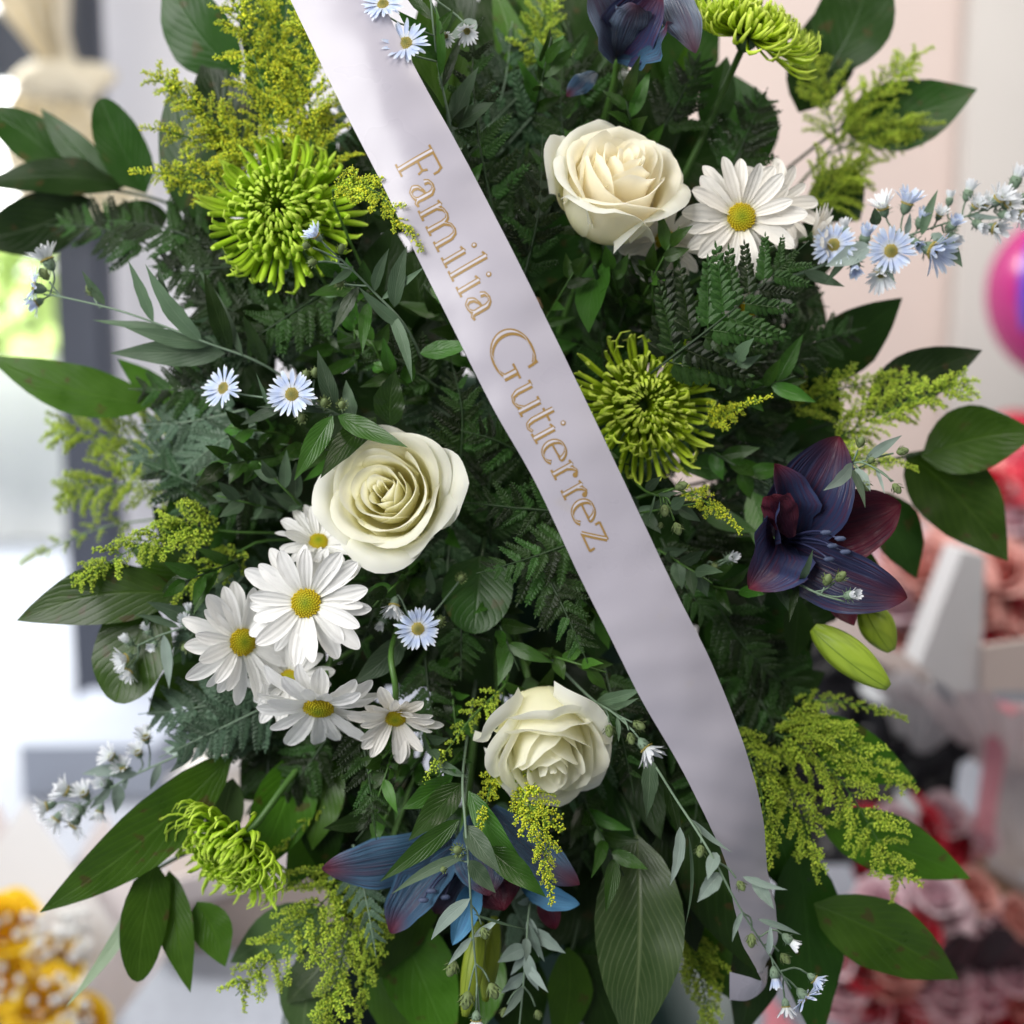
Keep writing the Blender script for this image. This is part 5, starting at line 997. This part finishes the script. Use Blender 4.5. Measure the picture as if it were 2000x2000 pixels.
petal_mat('pink_rose', [(0, (.55, .22, .30)), (.6, (.75, .48, .56)), (1, (.82, .66, .72))], .5, .2, 0, .05)
plain('breath_white', (.85, .85, .82), .6, .3, .2)
def crumple(name, corners, amp, mat, parent, n=22, scale=9, seed=0., thick=0):
    a, b, c, d = [Vector(p) for p in corners]; V = []; nr = (b - a).cross(d - a).normalized()
    for i in range(n):
        for j in range(n):
            s_, t_ = j / (n - 1), i / (n - 1); p = (a.lerp(b, s_)).lerp(d.lerp(c, s_), t_)
            V.append(p + nr * amp * (noise.noise(p * scale + Vector((seed, 0, 0))) + .5 * noise.noise(p * scale * 2.3 + Vector((0, seed, 0)))))
    return part(name, mesh(name, V, grid_faces(n, n), None, mat, False), parent)
SR = {}
def simple_rose(mat):
    if mat not in SR:
        m = MB()
        for lay, (nn, r0, h) in enumerate(((3, .006, .030), (4, .012, .031), (5, .019, .029), (6, .026, .025))):
            for i in range(nn): m.add(*rose_petal(i * 6.283 / nn + lay * .6, 5.2 / nn, r0 + .0006 * i, h, .1 * lay, .0012 * lay, .08, lay * 9 + i, na=9, nt=8, rb=.004))
        SR[mat] = m.mesh('rose_head', mat)
    return SR[mat]
def box(name, lo, hi, mat, parent=None, **kw):
    V = [(x, y, z) for x in (lo[0], hi[0]) for y in (lo[1], hi[1]) for z in (lo[2], hi[2])]; me = mesh(name, V, [(0, 1, 3, 2), (4, 6, 7, 5), (0, 4, 5, 1), (2, 3, 7, 6), (0, 2, 6, 4), (1, 5, 7, 3)], None, mat, False)
    bv = bpy.data.objects.new(name, me) if False else None
    return part(name, me, parent) if parent else solo(name, me, **kw)
def fan_paper(parent, c, rim_r, h, axis_up, a0, a1, mat, flare=.5, name='wrapping_paper', n=40, pleat=.012, jag=.03):
    """pleated cone of paper from foot to rim, open between the angles a0 and a1"""
    V = []; m = 7
    for i in range(n):
        a = R(a0 + (a1 - a0) * i / (n - 1)); pl = pleat * math.sin(i * 1.9); jg = jag * (math.sin(i * .55) + .6 * math.sin(i * 1.7))
        for j in range(m):
            q = j / (m - 1); r = .03 + (rim_r - .03) * q ** (1 - flare * .5) + pl * q; V.append(c + Vector((r * math.cos(a), r * math.sin(a), (h + jg) * q)))
    return part(name, mesh(name, V, grid_faces(n, m), None, mat, False), parent)
rb_ = random.Random(8)
# cream curtain tied back, at the upper left
ct = thing('curtain', 'cream curtain gathered with a knotted sash at the upper left', 'curtain', Wp(130, 160, 2.6))
def drape(name, rows, pleats, dep, Y):
    V = []; n = 44
    for (u0, u1, v) in rows:
        for k in range(n):
            s_ = k / (n - 1); p = Wp(u0 + (u1 - u0) * s_, v, Y); V.append(p + Vector((0, dep * math.sin(s_ * pleats * 6.283) + dep * .4 * math.sin(s_ * pleats * 14 + 1), 0)))
    part(name, mesh(name, V, grid_faces(len(rows), n), None, 'curtain_cloth'), ct)
drape('upper_drape', [(-120, 140, -300), (-60, 138, -100), (-20, 132, 0), (30, 130, 60), (66, 140, 105), (82, 150, 125)], 5, .05, 2.6)
drape('lower_drape', [(30, 165, 185), (0, 195, 225), (0, 240, 300), (30, 290, 390), (50, 300, 430)], 5, .055, 2.63)
V = []
for i in range(17):
    for k in range(28):
        a, b = 2 * math.pi * k / 28, -math.pi / 2 + math.pi * i / 16; p = Wp(122, 158, 2.55); r = 1 + .16 * math.sin(5 * a + 2 * b) + .08 * math.sin(9 * a)
        V.append(p + Vector((0.127 * r * math.cos(a) * math.cos(b) ** .6, .07 * math.sin(a) * math.cos(b) ** .6, .050 * r * math.sin(b) + .017 * math.sin(3 * a) * math.cos(b))))
part('sash_knot', mesh('sash_knot', V, [(i * 28 + k, i * 28 + (k + 1) % 28, (i + 1) * 28 + (k + 1) % 28, (i + 1) * 28 + k) for i in range(16) for k in range(28)], None, 'curtain_cloth'), ct)
# steel door post and frame at left
a = Wp(128, 1000, 2.9); b = Wp(208, 1000, 2.9)
dp = thing('door_post', 'dark blue-grey steel post at the open shop front on the left', 'post', (a.x, 2.9, 0))
box('post', (a.x, 2.9, 0), (b.x, 3.04, 2.8), 'frame_steel', dp); box('stop_bar', (b.x, 2.95, 0), (b.x + .03, 3.0, 2.8), 'frame_steel', dp); box('base_plate', (a.x - .03, 2.88, 0), (b.x + .03, 3.06, .02), 'frame_steel', dp)
a = Wp(-200, 120, 2.92); box('rail', (a.x, 2.92, Wp(0, 150, 2.92).z), (Wp(126, 0, 2.92).x, 2.99, Wp(0, 20, 2.92).z), 'frame_steel', dp)
# sunlit street: kerb step and hedge
a, b = Wp(40, 1480, 2.2), Wp(235, 1440, 2.2); box('step', (a.x, 2.2, .002), (b.x + .1, 2.75, .15), 'step_grey', kind='structure')
hd = thing('hedge', 'sunlit pale green hedge outside at the far left', 'hedge', Wp(30, 700, 5.8)); m = MB(); v, f = ico()
for i in range(420):
    p = Wp(rb_.uniform(-300, 150), rb_.uniform(430, 690), rb_.uniform(5.6, 6.1)); d = Vector((rb_.gauss(0, 1), rb_.gauss(0, 1), rb_.gauss(0, 1))).normalized(); V, F, UV = blade(.19, .09, 'leaf', 5, 3, seed=i); m.add(V, F, UV, frame(p, d, Vector((0, -1, .4))))
part('foliage', m.mesh('foliage', 'hedge_leaf'), hd, kind='stuff')
# bouquet of yellow roses at the lower left
bq = thing('bouquet', 'bouquet of yellow roses and white filler in pale paper at the lower left corner', 'bouquet', P(60, 2300, 1.00))
c = P(50, 2330, 1.05)
crumple('wrapping_sheet', [P(-90, 1780, 1.05), P(70, 2040, 1.01), P(240, 1830, 1.07), P(50, 1560, 1.15)], .012, 'paper_white', bq, 16, 6, 1.); crumple('wrapping_sheet', [P(80, 1790, 1.11), P(190, 2040, 1.07), P(330, 1860, 1.13), P(205, 1585, 1.19)], .012, 'paper_pale', bq, 16, 6, 2.); crumple('wrapping_sheet', [P(-120, 1700, 1.15), P(-60, 1960, 1.09), P(90, 1800, 1.13), P(0, 1565, 1.21)], .012, 'paper_pale', bq, 16, 6, 4.)
fan_paper(bq, c, .28, .28, None, 200, 340, 'paper_pale', n=40)
v0_ = v
for (u, v, r) in ((15, 1815, 55), (112, 1890, 50), (85, 1965, 60), (15, 1925, 50), (-25, 2000, 60), (150, 2010, 50), (40, 2040, 55)):
    p = P(u, v, rb_.uniform(.92, .98)); part('rose', simple_rose('yellow_rose'), bq, framez(p, D(rb_.uniform(-.3, .5), .55, .8), UPV, r * PX * 1.95 * 1.05 / .030))
m = MB(); v = v0_
for i in range(190):
    p = P(rb_.uniform(-30, 175), rb_.uniform(1780, 2030), rb_.uniform(.88, .98)); m.add([(p.x + q[0] * .0080, p.y + q[1] * .0080, p.z + q[2] * .0080) for q in v], f)
part('filler_flowers', m.mesh('filler_flowers', 'breath_white'), bq, kind='stuff')
# taupe crate and white tray
def slab(name, label, pts, Y, thick, mat, cat, parts=()):
    t = thing(name, label, cat, Wp(*pts[0], Y)); q = [Wp(u, v, Y) for u, v in pts]; n = len(q); V = q + [p + Vector((0, thick, 0)) for p in q]
    part('shell', mesh('shell', V, [tuple(range(n)), tuple(range(2 * n - 1, n - 1, -1))] + [(i, (i + 1) % n, n + (i + 1) % n, n + i) for i in range(n)], None, mat, False), t)
    for nm, ps, dy, mt in parts:
        q = [Wp(u, v, Y - dy) for u, v in ps]; n = len(q); V = q + [p + Vector((0, dy * .6, 0)) for p in q]
        part(nm, mesh(nm, V, [tuple(range(n)), tuple(range(2 * n - 1, n - 1, -1))] + [(i, (i + 1) % n, n + (i + 1) % n, n + i) for i in range(n)], None, mt, False), t)
    return t
slab('crate', 'taupe carton with a pale rim standing behind the lower left leaves', [(250, 2300), (290, 1740), (640, 1640), (700, 2300)], 1.35, .3, 'taupe', 'carton', [('rim', [(286, 1790), (290, 1735), (640, 1632), (642, 1690)], .02, 'paper_pale'), ('corner_strip', [(225, 2040), (280, 1830), (300, 1832), (262, 2040)], .015, 'paper_white')])
slab('tray', 'white tray edge beside the yellow roses at the bottom left', [(110, 2100), (180, 1950), (215, 1960), (165, 2110)], 1.1, .05, 'paper_white', 'tray', [('lip', [(176, 1955), (186, 1935), (222, 1945), (214, 1965)], .01, 'paper_white')])
slab('display_plinth', 'pale mauve covered plinth behind the lower left leaves', [(330, 1900), (330, 1530), (640, 1440), (640, 1900)], 1.7, .3, 'wall_grey', 'plinth', [('top_edge', [(325, 1540), (325, 1520), (645, 1428), (645, 1450)], .015, 'paper_white')])
# balloons at right
def balloon(label, u, v, Y, rpx, mat, prnt=None):
    c = Wp(u, v, Y); r = rpx * PX * (Y + 1); t = thing('balloon', label, 'balloon', c - Vector((0, 0, r * 1.2))); V = []
    def surf(a, b, k): return c + Vector((r * k * math.cos(a) * math.cos(b), r * k * math.sin(a) * math.cos(b), r * k * math.sin(b) * (1.15 if b < 0 else 1.0)))
    V = [surf(2 * math.pi * k / 32, -math.pi / 2 + math.pi * i / 20, 1) for i in range(21) for k in range(32)]
    part('envelope', mesh('envelope', V, [(i * 32 + k, i * 32 + (k + 1) % 32, (i + 1) * 32 + (k + 1) % 32, (i + 1) * 32 + k) for i in range(20) for k in range(32)], None, mat), t)
    if prnt:
        a0, a1, b0, b1 = prnt; V = [surf(a0 + (a1 - a0) * j / 10, b0 + (b1 - b0) * i / 10, 1.012) for i in range(11) for j in range(11)]; part('print', mesh('print', V, grid_faces(11, 11), None, 'print_blue'), t)
    k0 = c - Vector((0, 0, r * 1.15)); part('knot', mesh('knot', *tube([k0, k0 - Vector((0, 0, .012)), k0 - Vector((0, 0, .03))], [.006, .010, .016], 8), mat=mat), t); tpart('string', [k0 - Vector((0, 0, .03)), k0 - Vector((.01, .02, .5))], .0015, 'paper_white', t, 4)
balloon('magenta balloon with a blue print at the right edge', 2092, 565, 2.4, 155, 'balloon_pink', (-2.6, -.9, -.45, .6))
balloon('red balloon behind the broad leaves at the right edge', 1985, 905, 2.5, 105, 'balloon_red')
# wrapped bouquets on the right
def posy(label, u, v, y, roses, mats, rr0, paper, prm, seed, spread=(90, 60), group='wrapped bouquets at the right'):
    rr = random.Random(seed); t = thing('bouquet', label, 'bouquet', P(u, v + 320, y + .70), group); c = P(u, v + 320, y + .70); y += .65; rr0 *= (1 + y) / (.35 + y); prm = (prm[0] * 1.4, prm[1] * 1.4, *prm[2:])
    fan_paper(t, c, prm[0], prm[1], None, prm[2], prm[3], paper, n=46, jag=prm[4])
    for i in range(roses):
        q = math.sqrt((i + .5) / roses); a = i * 2.4; p = P(u + spread[0] * q * math.cos(a), v + spread[1] * q * math.sin(a), y + rr.uniform(-.02, .03) - .03 * (1 - q))
        part('rose', simple_rose(mats[i % len(mats)]), t, framez(p, D(.5 * q * math.cos(a) + rr.uniform(-.2, .2), .55 + rr.uniform(-.2, .3), .75), UPV, rr0 * rr.uniform(.85, 1.15)))
    return t
posy('coral rose bouquet in white paper at the right', 1790, 1160, .62, 9, ['coral_rose', 'pink_rose', 'coral_rose'], 1.55, 'paper_white', (.10, .14, 200, 330, .01), 1, (95, 75))
posy('red and coral roses cut by the right edge above the pale box', 1985, 1190, .66, 9, ['red_rose', 'coral_rose'], 1.5, 'paper_pale', (.22, .16, 180, 340, .02), 2, (80, 75))
posy('pale pink flowers behind the right leaf pair', 1930, 1010, .85, 8, ['pink_rose', 'coral_rose', 'red_rose'], 1.5, 'paper_pink', (.2, .16, 180, 340, .02), 3, (90, 60))
slab('flower_box', 'white card flower box at the right, tilted', [(1795, 1300), (1880, 1075), (1925, 1085), (1915, 1350), (1860, 1352)], .98, .08, 'paper_white', 'box', [('front_panel', [(1918, 1350), (1920, 1262), (2080, 1240), (2080, 1350)], .02, 'wall_pink')])
bt = thing('black_bouquet', 'bouquet wrapped in crinkled black tissue at lower right', 'bouquet', P(1650, 1640, 1.20)); 
for i, (a_, b_, c_, d_) in enumerate([((1380, 1660), (1700, 1700), (1640, 1290), (1400, 1330)), ((1560, 1680), (1880, 1620), (1850, 1340), (1560, 1250)), ((1480, 1640), (1780, 1660), (1890, 1450), (1500, 1420)), ((1420, 1480), (1620, 1500), (1700, 1280), (1440, 1200))]):
    crumple('tissue_sheet', [P(*a_, 1.20 + .03 * i), P(*b_, 1.20 + .02 * i), P(*c_, 1.33 - .04 * i), P(*d_, 1.31 - .03 * i)], .07, 'tissue_black', bt, 26, 11, i * 7.)
for i in range(5):
    p = P(rb_.uniform(1470, 1840), rb_.uniform(1290, 1600), 1.10); V, F, UV = blade(.06, .03, 'leaf', 6, 4, seed=i); part('glint_leaf', mesh('glint_leaf', V, F, UV, 'tissue_glint'), bt, frame(p, D(rb_.uniform(-1, 1), rb_.uniform(-1, 1), .2), D(rb_.uniform(-.5, .5), .6, .6))) if 'tissue_glint' in MATS else None  # pale grey slips added as painted highlights of the shiny black tissue
slab('white_carton', 'white carton glimpsed between the leaves below the right lily', [(1350, 1420), (1340, 1190), (1600, 1210), (1590, 1360)], 1.6, .2, 'paper_white', 'carton', [('flap', [(1345, 1195), (1360, 1170), (1590, 1190), (1598, 1214)], .02, 'paper_white')])
pf = thing('pink_wrap', 'pink paper wrap with a folded rim at the right edge', 'wrapping', P(1950, 1700, 1.15))
crumple('back_sheet', [P(1905, 1690, 1.21), P(2080, 1720, 1.21), P(2090, 1380, 1.25), P(1940, 1370, 1.25)], .025, 'paper_pale', pf, 18, 9, 3.); crumple('folded_rim', [P(1898, 1680, 1.15), P(1935, 1690, 1.15), P(1975, 1375, 1.19), P(1935, 1365, 1.19)], .012, 'paper_pink', pf, 14, 9, 5.); crumple('folded_rim', [P(1935, 1400, 1.17), P(1940, 1370, 1.17), P(2080, 1400, 1.19), P(2080, 1440, 1.19)], .012, 'paper_pink', pf, 12, 9, 6.)
slab('kraft_box', 'kraft cardboard box at the right edge above the red bouquet', [(1915, 1790), (1930, 1690), (2080, 1790), (2080, 1880)], 1.0, .12, 'kraft', 'box', [('flap', [(1928, 1694), (1936, 1672), (2080, 1764), (2080, 1794)], .012, 'paper_pale')])
posy('large bouquet of red and pale pink roses at the lower right corner', 1820, 1890, .42, 46, ['pink_rose', 'pink_rose', 'red_rose', 'pink_rose', 'coral_rose'], .85, 'paper_pink', (.24, .2, 170, 350, .03), 5, (210, 150))
posy('dark red roses behind the lower right leaf points', 1790, 1650, .55, 16, ['red_rose', 'pink_rose', 'red_rose'], .85, 'tissue_black', (.2, .2, 170, 350, .02), 6, (130, 60))
pk = thing('pink_ribbon_scrap', 'bright pink paper scraps glimpsed left of the right lily', 'paper', P(1420, 1040, 1.00)); crumple('sheet', [P(1370, 1060, 1.01), P(1450, 1060, 1.01), P(1450, 1015, 1.01), P(1370, 1020, 1.01)], .01, 'balloon_pink', pk, 8, 20)
# wooden easel bar seen through the greens at the top
eb = thing('easel', 'tan wooden easel leg glimpsed between leaves at the top centre', 'easel', P(1060, 400, .42)); q = [P(1030, 60, .42), P(1095, 60, .42), P(1100, 420, .42), P(1035, 420, .42)]
box('leg', (q[0].x, q[0].y, .1), (q[1].x, q[0].y + .02, q[0].z), 'easel_wood', eb); box('cross_bar', (q[0].x - .02, q[0].y + .021, P(0, 500, .42).z), (q[1].x + .10, q[0].y + .04, P(0, 440, .42).z), 'easel_wood', eb)
